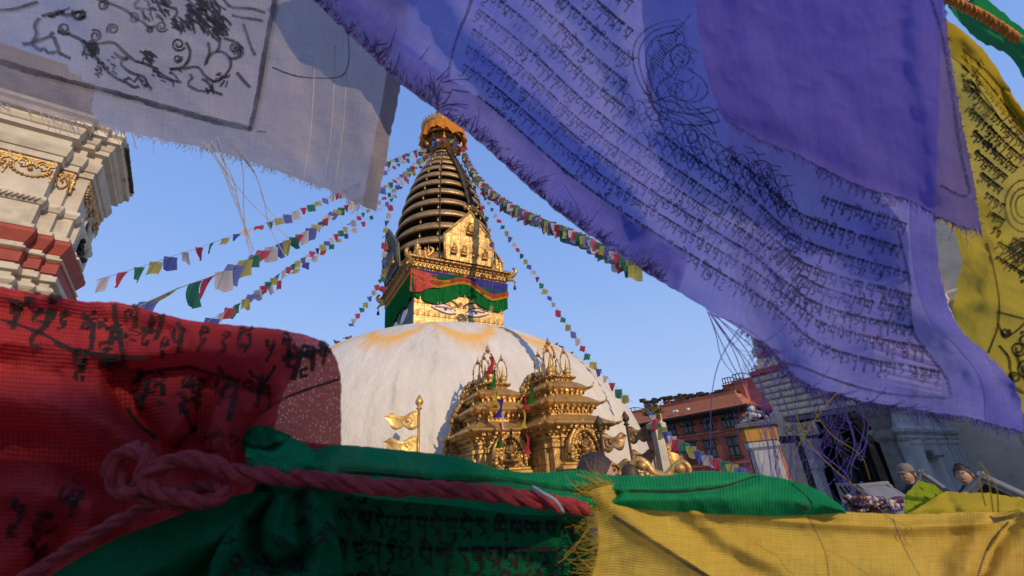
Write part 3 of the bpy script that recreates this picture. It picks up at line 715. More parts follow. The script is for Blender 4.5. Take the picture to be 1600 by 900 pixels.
scrap(821, 622, 11.8, .3, .3, 'red', 'small red cloth at the upper left corner of the right shrine')
scrap(829, 607, 11.8, .3, .4, 'green', 'green leafy cloth on the left end of the right shrine roofs')
scrap(818, 640, 11.4, .2, .45, 'yellow', 'yellow cloth strip hanging from the left eave of the right shrine')
scrap(823, 678, 11.2, .25, .45, 'red', 'dull red cloth hanging in the dark gap between the two shrines')

# ---- gilded banners on poles
BAN = goldmat('gilt_banner', (.92, .60, .20), (.78, .46, .12)); BAND = goldmat('tarnished_banner', (.28, .17, .07), (.18, .10, .05))
def banner(px, py, base_z, d, label, mat, dirn=-1, L=.95, yaw=.0, hh=.42, pole=GOLD):
    top = PH(px, py, d); t = thing('gilded_banner', label, 'banner', (top.x, top.y, 0), yaw, 'gilded metal banners on poles'); H = top.z
    m = MB(); m.tube([(0, 0, base_z), (0, 0, H-.1)], .035, 8); m.lathe([(.03, H-.12), (.09, H-.08), (.04, H-.02), (.1, H+.05), (.11, H+.12), (.07, H+.2), (.01, H+.3)], 10); m.build('pole', pole, t)
    for z0 in (H-.18-hh*.5, H-.30-hh*1.75):
        # wavy flame-ended metal leaf with real thickness
        n = 16; up = []; lo = []
        for i in range(n+1):
            u = i/n; x = dirn*L*u
            zu = z0+hh*.5*(1-.15*u)+.06*sin(u*9+.5); zl = z0-hh*.5*(1-.35*u)-.10*abs(sin(u*2.3*pi))+.05
            if u > .8: m_ = (u-.8)/.2; c = z0+.16; zu = zu*(1-m_)+c*m_; zl = zl*(1-m_)+c*m_
            up.append((x, zu)); lo.append((x, zl))
        vs = []; 
        for i in range(n+1):
            u = i/n; y = .07*sin(u*5+z0*3)*u
            for j in range(5):
                q = j/4; z = lo[i][1]+(up[i][1]-lo[i][1])*q; vs.append((up[i][0], y+.03*sin(q*pi), z))
        nv = len(vs); vs2 = [(x, y+.018, z) for x, y, z in vs]
        F = []
        for i in range(n):
            for j in range(4):
                a = i*5+j; F.append((a, a+5, a+6, a+1)); F.append((a+nv, a+1+nv, a+6+nv, a+5+nv))
        for i in range(n):
            F.append((i*5, i*5+nv, i*5+5+nv, i*5+5)); F.append((i*5+4, i*5+9, i*5+9+nv, i*5+4+nv))
        m = MB(); m.add(vs+vs2, F, None, True); lf = m.build('leaf', mat, t)
        m = MB(); c = Vector((dirn*L*.33, -.0, z0+.0)); m.tube([c+Vector((.13*cos(a), .02, .11*sin(a))) for a in np.linspace(0, 2*pi, 17)], .018, 5); m.ball(c+Vector((0, .015, .02)), .05, 8, 5, (1, .5, 1.3)); m.build('flaming_jewel', mat, lf)
banner(655, 634, 1.0, 12.6, 'bright gilded double banner on a pole in front of the left side of the dome', BAN, -1, .92, radians(8))
banner(978, 659, .6, 13.4, 'tarnished double banner on a pole at the far right foot of the dome', BAND, 1, .62, radians(-5), .40, COPD)
banner(937, 668, .6, 11.9, 'dark banner jutting right from behind the right shrine', BAND, 1, .66, radians(5), .40, COPD)

# ---- small gilded votive stupa and plaster post with leaves right of the dome
t = thing('votive_stupa', 'small gilded votive stupa beside the plaster post right of the dome', 'small stupa', PH(1048, 730, 14) * Vector((1, 1, 0)) if False else (PH(1048, 730, 14).x, PH(1048, 730, 14).y, 0), .4)
t.scale = (.62, .62, .98)
m = MB(); m.mold(square(.62), [(.1, 0), (.1, 1.2), (.0, 1.3), (.0, 1.75), (.08, 1.8), (.08, 1.88), (-.02, 1.92)]); m.build('base', COPD, t)
m = MB(); m.lathe([(.62, 1.9), (.66, 1.98), (.60, 2.05), (.64, 2.12), (.60, 2.3), (.50, 2.45), (.56, 2.5), (.52, 2.56), (.40, 2.62), (.30, 2.78), (.2, 2.85)], 24); m.build('drum', GOLD, t)
m = MB(); m.lathe([(.2, 2.83), (.08, 2.88), (.14, 2.95), (.07, 3.0), (.12, 3.08), (.06, 3.14), (.09, 3.22), (.04, 3.3), (.06, 3.36), (.01, 3.75)], 12); m.build('finial', GOLD, t)
c = PH(1020, 640, 13.2)
t = thing('plaster_post', 'cream plaster post topped with a green sprig at the right foot of the dome', 'post', (c.x, c.y, 0), .3)
m = MB(); m.mold(rect(.13, .13), [(.0, 0), (-.02, c.z-.55), (.06, c.z-.5), (.06, c.z-.38), (-.05, c.z-.3)]); m.build('post', CREAM, t)
m = MB(); m.lathe([(.01, 0), (.12, .0), (.16, .14), (.15, .18), (.01, .18)], 10, XF((0, 0, c.z-.3))); m.build('pot', COPD, t)
LEAF = plaincloth('leaf_green', (.10, .16, .03), .4); vs = MB(); rr = random.Random(3)
for i in range(60):
    a = rr.uniform(0, 2*pi); b_ = rr.uniform(.1, 1.2); L = rr.uniform(.12, .3); d_ = Vector((cos(a)*cos(b_), sin(a)*cos(b_), sin(b_))); p = Vector((0, 0, c.z-.15))+d_*rr.uniform(.02, .2); sd = d_.orthogonal().normalized()*.035
    vs.add([p, p+d_*L*.5+sd, p+d_*L, p+d_*L*.5-sd], [(0, 1, 2, 3)])
vs.build('sprig', LEAF, t, kind='stuff')

# ---- gilded curling serpents over a railing right of the man's head
t = thing('curled_serpents', 'pair of polished gilded curling serpent ornaments right of the bald spot', 'ornament', (0, 0, 0))
t['label'] = 'polished gilded ornament of two curling serpent necks above the green cloth'
bx = lambda x, y: PH(x, y, 4.2) 
o0 = PH(1030, 760, 4.2); t.location = (o0.x, o0.y, 0)
def loc_(x, y, d=4.2): return PH(x, y, d)-Vector((o0.x, o0.y, 0))
m = MB(); m.tube(vcrom([loc_(986, 745), loc_(988, 725), loc_(998, 718), loc_(1010, 725), (loc_(1020, 738)), loc_(1034, 744), loc_(1050, 746)], 24), lambda u: .022+.022*u, 10); m.build('serpent_neck', GOLD, t)
m = MB(); m.tube(vcrom([loc_(1078, 745), loc_(1076, 730), loc_(1066, 722), loc_(1054, 730), loc_(1044, 742), loc_(1030, 748), loc_(1014, 746)], 24), lambda u: .020+.022*u, 10); m.build('serpent_neck', GOLD, t)
m = MB(); [m.ball(loc_(1002+9*i, 744-2*(i % 2)), .035, 8, 6) for i in range(8)]; m.ball(loc_(1004, 728), .05, 10, 8, (1, 1, .8)); m.ball(loc_(1062, 732), .05, 10, 8); m.build('beading', GOLD, t)
m = MB(); m.lathe([(.10, 0), (.07, .8), (.07, loc_(1030, 752).z), (.12, loc_(1030, 750).z)], 14); m.build('stand', COPD, t)
m = MB(); m.lathe([(.01, -.10), (.06, -.09), (.08, -.02), (.07, .05), (.04, .08), (.01, .09)], 14, XF(loc_(985, 742))); m.build('dark_pot', COPD, t)
# ================================================================ TEMPLES AND HOUSES
SHX = .18
def EL(px, py):
    r = ray(px, py); return r.z/hypot(r.x, r.y)
# ---- left temple: cream plaster tower with red bands and gilded frieze
LRZ = radians(36); LD = 14.0
ZL = lambda y: EYE+14.5*EL(0, y)
crn = AZ(-51.8, LD)
HX, HY = 3.4, 1.55; OV = .32
R2 = Matrix.Rotation(LRZ, 3, 'Z')
lt = thing('cream_temple', 'cream temple tower at the left edge with red bands and gilded scroll frieze', 'temple', crn - R2 @ Vector((HX-.3, -HY, 0)), LRZ)
MX, MY, DD = HX-.55, HY-.45, .28
pl = redent(HX, MY, DD, HY, MY); pl = redent(HX, MX, DD, HY, MY)
def band(parent, mat, prof, name='moulding', plan=None):
    m = MB(); m.mold(plan or pl, prof); return m.build(name, mat, parent)
def half_round(z0, z1, o, d, n=5): return [(o+d*sin(pi*i/n), z0+(z1-z0)*i/n) for i in range(n+1)]
band(lt, GREYW, [(.5, 0), (.5, .6), (.35, .7), (.35, 2.2), (.45, 2.3), (.45, 2.5), (.25, 2.6), (.2, ZL(480))], 'base')
band(lt, CREAM, [(.12, ZL(480)), (.12, ZL(470)), (.2, ZL(468)), (.2, ZL(458)), (.1, ZL(455))]+half_round(ZL(455), ZL(440), .1, .10)+[(.06, ZL(440)), (.06, ZL(432)), (.16, ZL(431)), (.16, ZL(422)), (.04, ZL(421)), (.04, ZL(416))])
band(lt, REDP, [(.05, ZL(417)), (.10, ZL(416)), (.10, ZL(400)), (.13, ZL(398)), (.02, ZL(395))], 'red_band')
band(lt, CREAM, [(.02, ZL(396))]+half_round(ZL(395), ZL(387), .03, .09)+[(.03, ZL(387)), (.03, ZL(382))])
band(lt, REDP, [(.02, ZL(383)), (.05, ZL(381)), (.16, ZL(366)), (.16, ZL(360)), (.02, ZL(358))], 'red_band')
band(lt, CREAM, [(.02, ZL(359)), (.1, ZL(357)), (.1, ZL(351)), (0, ZL(350)), (0, ZL(314))], 'wall')
band(lt, CREAMW, [(0, ZL(315)), (.04, ZL(314)), (.10, ZL(308)), (.10, ZL(303)), (.03, ZL(300)), (0, ZL(299))])
band(lt, CREAM, [(0, ZL(300)), (0, ZL(236))], 'frieze_wall')
z = ZL(237)
band(lt, CREAM, [(0, z), (.06, z+.02), (.06, ZL(226)), (.10, ZL(225)), (.16, ZL(212)), (.16, ZL(208)), (.10, ZL(207)), (.10, ZL(196)), (.22, ZL(193)), (.22, ZL(186)), (.26, ZL(184)), (.30, ZL(178)), (.30, ZL(174))], 'cornice')
band(lt, CREAMW, [(.31, ZL(174)), (.40, ZL(172)), (.40, ZL(164)), (.34, ZL(162)), (.44, ZL(158)), (.44, ZL(152)), (.2, ZL(146)), (-.3, ZL(130))], 'cornice_top')
band(lt, COPD, [(-.3, ZL(131)), (-.5, ZL(100)), (-.9, ZL(60)), (-1.0, ZL(10))], 'tower')
MOSS = M('mossy_brick', (.10, .07, .05), (.05, .04, .03), rough=.95, bump=.8)
brk = MB().bev((0, 0, 0), (.22, .10, .07), .01).mesh('brick', MOSS)
for i in range(int(2*MY/.24)+1):
    link('brick', brk, lt, XF((HX+.40, -MY+.12+.24*i, ZL(150)+.03*random.random()), pi/2+random.uniform(-.05, .05)))
    link('brick', brk, lt, XF((HX+.44, -MY+.12+.24*i, ZL(158)+.02*random.random()), pi/2+random.uniform(-.05, .05)))
# rope moulding, frieze scrolls
mot = MB()
def arc(cx, cz, r, a0, a1, th, n=12, sq=1): mot.tube([(cx+r*cos(a0+(a1-a0)*i/n), -.02, cz+r*sq*sin(a0+(a1-a0)*i/n)) for i in range(n+1)], th, 5)
FH = ZL(238)-ZL(275); Wm = .78
for i in range(13):
    a = pi+pi*i/12; mot.ball((.34*cos(a), -.03, .05*0+.24*sin(a)*1.0-.02), .036, 6, 4)
arc(0, -.02, .29, pi, 2*pi, .018, 14, .84)
for s_ in (-1, 1):
    arc(s_*.17, .06, .12, -pi/2, pi*1.1, .022); arc(s_*.17, .06, .06, 0, pi*1.6, .018); arc(s_*.30, .16, .09, pi, 2.6*pi, .02)
for k in range(5):
    a = pi/2+(k-2)*.5; mot.ball((.10*cos(a), -.03, -.03+.11*sin(a)), .045, 6, 4, (.7, .5, 1.5))
mot.ball((0, -.04, -.08), .05, 8, 5); mot.ball((.39, -.03, -.16), .05, 6, 4, (.8, .6, 1.7)); mot.ball((.39, -.03, -.27), .03, 6, 4, (.8, .6, 2))
mot.box((0, 0, .2), (Wm, .03, .025)); 
motm = mot.mesh('scroll_motif', GOLD)
zc = ZL(238)-.24
def motifs(x0, x1, y, rot, ccx=0):
    n = max(1, round(abs(x1-x0)/Wm)); w = (x1-x0)/n
    for i in range(n): link('scroll_motif', motm, lt, Matrix.Rotation(rot, 4, 'Z') @ XF((x0+w*(i+.5), y, zc), s=(abs(w)/Wm, 1, FH/.56)))
motifs(-MX, MX, -HY-.0, 0); motifs(MX, HX-DD, -(HY-DD), 0)
motifs(-(HY-DD), -MY, -(HX-DD), pi/2); motifs(-MY, MY, -HX, pi/2)
rp = MB()
for i in range(60):
    x = -MX+2*MX*i/60; rp.tube([(x, -HY-.09, ZL(311)), (x+.09, -HY-.12, ZL(305))], .03, 5)
rp.build('rope_moulding', CREAM, lt, kind='stuff')
# arched niche on the shaded side: flat dark panel painted for the recess shade
m = MB(); Rn = Matrix.Rotation(pi/2, 4, 'Z'); zn0, zn1 = ZL(352), ZL(268)
na = [(-.26, zn0), (.26, zn0), (.26, zn0+.62*(zn1-zn0)), (.30, zn0+.72*(zn1-zn0)), (.16, zn0+.86*(zn1-zn0)), (0, zn1), (-.16, zn0+.86*(zn1-zn0)), (-.30, zn0+.72*(zn1-zn0)), (-.26, zn0+.62*(zn1-zn0))]
m.prism([(x, zn0+(z-zn0)*1.0) for x, z in na], -HX-.015, -HX+.02, Rn); nw = m.build('niche', DARK, lt)
m = MB(); m.tube([Rn @ Vector((x, -HX-.02, z)) for x, z in na[2:]], .055, 6); m.tube([Rn @ Vector((x, -HX-.02, z)) for x, z in (na[0], na[8])], .05, 6); m.tube([Rn @ Vector((x, -HX-.02, z)) for x, z in (na[1], na[2])], .05, 6); m.build('niche_frame', CREAM, nw)
m = MB(); m.box((0, -HX-.06, zn0-.05), (1.0, .16, .08), Rn); m.box((0, -HX-.1, zn0-.13), (.8, .22, .06), Rn); m.build('sill', CREAMW, nw)
m = MB(); figurine(m, (0, -HX-.06, zn0), .9, Rn); m.build('statue', DARK, nw)
for y_ in (-.75, .75):
    m = MB(); m.bev((y_, -HX-.05, (ZL(350)+ZL(300))/2), (.22, .12, ZL(300)-ZL(350)), .02, Rn); m.build('pilaster', CREAM, lt)

# ---- right temple: plinth with portico in shade, white tower behind
RRZ = radians(-54)
RD = 12.5; cn = AZ(37.9, RD); Rr = Matrix.Rotation(RRZ, 3, 'Z')
# local: -Y = portico face (faces left), +X = the long pilastered wall side nearest the camera
AX, AY = 1.02, 7.5           # half length of the portico face, half depth
rt = thing('white_temple', 'white stepped temple with dark portico and pilastered wall at the right', 'temple', cn - Rr @ Vector((AX, -AY, 0)), RRZ)
GR2 = GREYW
m = MB(); m.mold([(-AX, -AY+1.5), (AX, -AY+1.5), (AX, AY), (-AX, AY)], [(0, 0), (0, 2.75)]); m.build('wall', GR2, rt)
# pilastered side wall (local +X face)
m = MB(); m.mold([(AX-.4, -AY+.35), (AX+.02, -AY+.35), (AX+.02, AY), (AX-.4, AY)], [(.12, 0), (.12, .35), (.04, .45), (.04, .55), (0, .6), (0, 2.05), (.04, 2.08), (.07, 2.13), (.02, 2.18), (.10, 2.24), (.12, 2.30), (.04, 2.36), (.0, 2.4), (0, 2.62), (.1, 2.7), (.1, 2.78)]); sw = m.build('side_wall', GR2, rt)
pm_ = MB(); pm_.mold(rect(.09, .055), [(.03, .58), (.03, .7), (0, .74), (0, 1.95), (.03, 2.0), (.03, 2.06)]); pme = pm_.mesh('pilaster', GR2)
for y in (-6.8, -5.9, -5.0, -4.65, -4.3, -3.95, -3.0, -2.6, -2.2, -1.8, -.6, .6, 1.8, 3.): link('pilaster', pme, sw, XF((AX+.06, y, 0), s=(1.2, 1, 1)))
m = MB(); m.box((AX+.10, -5.9, 1.72), (.16, .75, .045)); m.box((AX+.07, -6.0, 1.80), (.08, .2, .10)); m.build('ledge', STONE, sw)
# portico: dark room, pillars
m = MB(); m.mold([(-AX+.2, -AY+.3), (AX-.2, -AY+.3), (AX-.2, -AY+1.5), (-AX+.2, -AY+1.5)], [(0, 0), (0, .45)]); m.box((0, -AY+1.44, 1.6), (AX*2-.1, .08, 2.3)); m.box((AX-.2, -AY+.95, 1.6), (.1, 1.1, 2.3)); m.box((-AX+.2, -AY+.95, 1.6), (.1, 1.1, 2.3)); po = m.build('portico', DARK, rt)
def pillar(x, y, w, z0, z1, mat, par):
    m = MB(); m.mold(rect(w, w), [(.06, z0), (.06, z0+.2), (.0, z0+.25), (0, z0+.5), (.03, z0+.55), (0, z0+.6), (-.02, z1-.7), (.03, z1-.62), (.03, z1-.5), (-.01, z1-.45), (.05, z1-.2), (.1, z1-.1), (.14, z1)]); o = m.build('pillar', mat, par); o.location = (x, y, 0)
pillar(AX-.22, -AY+.22, .14, .3, 2.75, STONE, rt); pillar(AX-.58, -AY+.42, .08, .3, 2.75, COPD, rt); pillar(-.1, -AY+.3, .07, .3, 2.75, DARK, rt); pillar(-AX+.2, -AY+.2, .16, 0, 2.3, GREYW, rt)
for k in range(9):
    m = MB(); m.bev((-AX+.5+.12*k, -AY+.62, 1.05), (.04, .04, 1.2), .005); m.build('baluster', DARK, po)
m = MB(); m.bev((-.3, -AY+.5, .95), (.55, .03, .75), .01); pn = m.build('painted_panel', GREYW, po)
rr = random.Random(9)
for k in range(6):
    m = MB(); ribbon(m, crom3([(-.5+.08*k, -AY+.47, .65+rr.random()*.2), (-.45+.07*k+rr.random()*.1, -AY+.47, .95), (-.5+.09*k, -AY+.47, 1.25)], 8), .05); m.build('painted_scroll', PBLK, pn)
# stepped cornice over the portico
m = MB(); m.box((0, -AY+.35, 2.80), (AX*2+.02, .7, .10)); m.build('lintel', WOODG, rt)
hz = 2.86; pz = []
pcn = rect(AX, AY)
for k in range(7):
    o = .02+.045*k; band(rt, CREAMW if k < 6 else CREAM, [(o-.03, hz), (o+.03, hz+.01), (o+.05, hz+.05), (o+.05, hz+.11), (o-.02, hz+.13), (o-.02, hz+.15)], 'step', pcn); hz += .15
band(rt, REDP, [(.26, hz), (.36, hz+.03), (.36, hz+.13), (.26, hz+.16)], 'red_band', pcn); hz += .16
for o, c_ in ((.2, CREAMW), (.12, CREAMW)): band(rt, c_, [(o, hz), (o+.05, hz+.02), (o+.05, hz+.12), (o, hz+.14)], 'step', pcn); hz += .14
band(rt, REDP, [(.0, hz), (.12, hz+.03), (.12, hz+.15), (.0, hz+.2)], 'red_band', pcn); hz += .2
band(rt, TILE, [(-.1, hz), (-.1, hz+.05), (-.6, hz+.2)], 'roof', pcn)
m = MB(); m.bev((-AX+.28, -AY-.02, 2.52), (.75, .1, .30), .02); f_ = m.build('frieze_block', CREAMW, rt)
for i in range(2): link('scroll_motif', motm, f_, XF((-AX+.1+.36*i, -AY-.07, 2.55), s=(.42, .6, .5)))
# tower of the right temple
tc_ = AZ(41.5, 20.5)
tw = thing('white_tower', 'tall ribbed white tower rising behind the blue flags at the right', 'tower', tc_, radians(36))
q = 3.7
pr = [(.1, 3.2), (.1, 3.5), (0, 3.6), (0, 5.5), (.08, 5.6), (.08, 5.8), (0, 5.9), (-.05, 8), (-.25, 10.5), (-.6, 13), (-1.1, 15.5), (-1.6, 17.5)]
m = MB(); m.mold(redent(q, q*.55, .25), [(0, 0)]+pr); m.build('shaft', CREAM, tw)
for side in range(4):
    for x in (-.8, -.27, .27, .8):
        m = MB(); m.mold(rect(.10, .06), [(0, 3.6), (0, 13)], Matrix.Rotation(side*pi/2, 4, 'Z') @ XF((x*q*.55, -q-.02, 0)) @ Matrix.Rotation(radians(-2.5), 4, 'X') @ Matrix.Translation((0, .13, 0))); m.build('rib', CREAM, tw)

# ---- brick house
BRZ = radians(-48.7); bc = AZ(25.5, 50); Rb = Matrix.Rotation(BRZ, 3, 'Z'); LX = 15.
bh = thing('brick_house', 'long red brick house with dark carved windows and tiled eaves right of the dome', 'house', bc - Rb @ Vector((LX, 0, 0)), BRZ)
Rbi = Rb.transposed()
def fac(px, py, yo=0.):
    o = Rbi @ (CAMP - bh.location); r = Rbi @ ray(px, py); t = (yo-o.y)/r.y; p = o+r*t; return p.x, p.z
zE = fac(1155, 631)[1]; zS = fac(1153, 669)[1]; zB = fac(1158, 722)[1]
m = MB(); m.box((0, 4.5, (zE+.3)/2), (2*LX, 9, zE+.3)); bw = m.build('wall', BRICK, bh)
m = MB(); m.box((0, -.06, zS), (2*LX+.1, .14, .25)); m.box((0, -.05, zB), (2*LX+.1, .12, .25)); m.box((0, -.10, zB-.9), (2*LX+.1, .3, .2)); m.build('string_course', TILE, bh)
m = MB(); m.mold([(-LX, 0), (LX, 0), (LX, 9), (-LX, 9)], [(1.15, zE-.35), (1.25, zE-.25), (.55, zE-.02), (-.2, zE+1.1), (-.2, zE+1.15)]); rf = m.build('roof', TILE, bh)
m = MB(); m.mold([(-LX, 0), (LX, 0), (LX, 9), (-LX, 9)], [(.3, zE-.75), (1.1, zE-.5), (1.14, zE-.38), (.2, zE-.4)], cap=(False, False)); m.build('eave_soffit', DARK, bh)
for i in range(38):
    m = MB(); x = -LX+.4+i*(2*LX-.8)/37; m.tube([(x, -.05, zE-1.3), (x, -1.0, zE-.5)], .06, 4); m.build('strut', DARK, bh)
def window(x0, y0, x1, y1, n=2):
    a = fac(x0, (y0+y1)/2)[0]; b = fac(x1, (y0+y1)/2)[0]; c = (x0+x1)/2; z1 = fac(c, y0)[1]; z0 = fac(c, y1)[1]
    m = MB(); m.box(((a+b)/2, -.02, (z0+z1)/2), (b-a, .12, z1-z0)); w = m.build('window', DARK, bh)
    k = (b-a)/n
    for i in range(n):
        for j in range(2):
            m = MB(); m.box((a+k*(i+.5), -.09, z0+(z1-z0)*(j+.5)/2), (k*.68, .02, (z1-z0)*.38)); m.build('pane', GLASS, w)
            m = MB(); m.box((a+k*(i+.5), -.11, z0+(z1-z0)*(j+.5)/2), (.05, .02, (z1-z0)*.38)); m.build('glazing_bar', WOODG if j == 0 else DARK, w)
    m = MB(); m.box(((a+b)/2, -.12, z1+.1), (b-a+.5, .2, .18)); m.build('lintel', COPD, w)
    m = MB(); m.box(((a+b)/2, -.14, z0-.08), (b-a+.6, .24, .14)); m.build('sill', COPD, w)
for a in ((1014, 668, 1024, 686, 1), (1030, 664, 1038, 683, 1), (1044, 660, 1056, 681, 2), (1068, 655, 1082, 677, 2), (1098, 650, 1113, 672, 2), (1127, 642, 1154, 668, 4), (1045, 697, 1058, 722, 2), (1073, 691, 1089, 719, 2), (1102, 687, 1120, 716, 2), (1138, 682, 1156, 713, 2)): window(*a)
# side face windows
for y in (2.2, 5.6):
    m = MB(); m.box((LX+.02, y, zE-1.6), (.12, 1.4, 1.7)); w = m.build('window', DARK, bh)
    m = MB(); m.box((LX+.09, y, zE-1.6), (.02, 1.0, 1.3)); m.build('pane', GLASS, w)
# rooftop: terrace wall, blocks, tanks, railings
m = MB(); m.box((0, 4.5, zE+1.35), (2*LX-1.2, 7, .5)); m.build('parapet', BRICK, bh)
rr = random.Random(5)
def roofbox(px0, px1, pyt, h, mat=BRICK, yo=1.2, nm='chimney'):
    a = fac(px0, pyt, yo)[0]; b, z = fac(px1, pyt, yo); m = MB(); m.bev(((a+b)/2, yo+.6, z-h/2), (b-a, 1.2, h), .04); m.mold(rect((b-a)/2, .6), [(.0, z-.05), (.08, z), (.08, z+.08), (0, z+.1)], XF(((a+b)/2, yo+.6, 0))); m.build(nm, mat, rf)
roofbox(1036, 1046, 627, .9); roofbox(1053, 1070, 623, .8); roofbox(1006, 1018, 632, .9, STONE); roofbox(1128, 1144, 600, 2.6, BRICK, 1.6); roofbox(1144, 1160, 596, 2.8, BRICK, 1.6); roofbox(1084, 1090, 621, .8, STONE); roofbox(1110, 1124, 612, .9, COPD)
m = MB(); a, z = fac(1172, 590, 2.4); b_ = fac(1206, 585, 2.4)[0]; m.bev((a+1.6, 5.5, z-1.6), (7.2, 6, 3.4), .05); m.build('upper_storey', BRICK, rf)
def rail(px0, px1, py, yo, par):
    a, z = fac(px0, py, yo); b = fac(px1, py, yo)[0]; m = MB()
    m.tube([(a, yo, z), (b, yo, z)], .05, 5); m.tube([(a, yo, z-.5), (b, yo, z-.5)], .04, 5)
    for i in range(4): x = a+(b-a)*i/3; m.tube([(x, yo, z), (x, yo, z-1.1)], .045, 5)
    m.tube([(b, yo, z), (b, yo+3, z)], .05, 5); m.build('railing', PIPE, par)
rail(1128, 1141, 592, 1.7, rf); rail(1144, 1160, 586, 1.7, rf); rail(1174, 1206, 577, 2.5, rf); rail(976, 992, 640, 1.5, rf)
m = MB()
for i in range(60):
    px = 1000+155*i/60; x, z = fac(px, 628-(px-1000)*.10, 1.4); m.box((x, 1.4+rr.random(), z-.1+rr.random()*.4), (rr.uniform(.2, .7), rr.uniform(.2, .6), rr.uniform(.1, .5)))
m.build('roof_clutter', COPD, rf, kind='stuff')
for px, py in ((1053, 645), (1057, 644), (1075, 641)):
    x, z = fac(px, py, -.8); m = MB(); m.ball((x, -.75, z+.1), .16, 8, 5, (1.5, 1, 1)); m.build('white_bundle', PWHT, bh)

# ---- small plaster shrine with ochre band
c = AZ(26.6, 10.6); zc_ = lambda y: EYE+10.6*EL(1182, y)
t = thing('plaster_shrine', 'small white plaster shrine with an ochre band and rubble roof beside the brick house', 'shrine', c, radians(-30))
m = MB(); m.mold(redent(.25, .17, .04), [(.1, 0), (.1, .3), (0, .4), (0, zc_(705)), (.05, zc_(700)), (.05, zc_(693)), (.0, zc_(691))]); m.build('base', GREYW, t)
m = MB(); m.mold(redent(.25, .17, .04), [(.02, zc_(692)), (.06, zc_(690)), (.06, zc_(670)), (0, zc_(669))]); m.build('ochre_band', OCHP, t)
m = MB(); m.mold(rect(.25, .25), [(.03, zc_(670)), (.12, zc_(668)), (.12, zc_(663)), (-.05, zc_(659))]); m.build('slab', STONE, t)
rr = random.Random(2)
stn = [MB() for _ in range(3)]
for k, mb in enumerate(stn): mb.ball((0, 0, 0), .07, 6, 4, (1, .8, .6), False)
stm = [mb.mesh('rubble_stone', [STONE, GREYW, COPD][k]) for k, mb in enumerate(stn)]
for i in range(42):
    k = rr.random()**.6; rad_ = .24*(k); a = rr.uniform(0, 2*pi); link('rubble_stone', rr.choice(stm), t, XF((rad_*cos(a), rad_*sin(a), zc_(661)+.30*(1-k)+.02), rr.uniform(0, 6), (rr.uniform(.7, 1.4),)*3))
m = MB(); m.lathe([(.06, zc_(655)), (.08, zc_(652)), (.03, zc_(648)), (.05, zc_(645)), (.01, zc_(636))], 8); m.build('finial', STONE, t)
for s_ in (-1, 1):
    for k in range(2):
        m = MB(); m.bev((s_*.11, -.26, .9), (.08, .08, 1.1), .02, Matrix.Rotation(k*pi/2, 4, 'Z')); m.build('pilaster', GREYW, t)
m = MB(); a, b = PH(1170, 690, 11.6), PH(1246, 686, 12.6); m.tube([a, b], .10, 4, False); d_ = m.build('timber_beam', DARK); tag(d_, 'dark timber beam between the small plaster shrine and the white temple', 'beam')
m2 = MB(); m2.box((a.x, a.y, a.z/2), (.1, .1, a.z-.1)); m2.box((b.x, b.y, b.z/2), (.1, .1, b.z-.1)); m2.build('post', DARK, d_)

# ---- unseen houses added to block the sun, outside the frame behind the camera and to its right: one shades the left flags, one the white temple
def shade_house(p0, p1, s0, H, label):
    pv = Vector((cos(SUN_AZ), sin(SUN_AZ), 0)); sv = Vector((sin(SUN_AZ), -cos(SUN_AZ), 0)); Lh = p1-p0
    hb = thing('brick_house', label, 'house', pv*(p0+p1)/2+sv*(s0+2), atan2(pv.y, pv.x)+pi*0)
    m = MB(); m.box((0, 0, H/2-.1), (Lh, 4, H-.2)); m.build('wall', BRICK, hb)
    m = MB(); m.mold(rect(Lh/2, 2), [(.0, H-.2), (.0, H), (-.1, H)]); m.build('roof', TILE, hb)
    wm = MB().box((0, 0, 0), (1.1, .1, 1.3)).mesh('window', DARK); pm_ = MB().box((0, .06, 0), (.9, .02, 1.1)).mesh('pane', GLASS)
    for i in range(int(Lh/2.3)):
        for z in (1.6, 4.8)[:int(H/3)]: w = link('window', wm, hb, XF((-Lh/2+1.2+i*2.3, 2.02, z))); link('pane', pm_, w)
shade_house(-9., SHX, 6., 4.3, 'unseen brick house added behind the camera to shade the lower left flags')
shade_house(10., 24., 6., 7.2, 'unseen brick house added off to the right to shade the white temple')
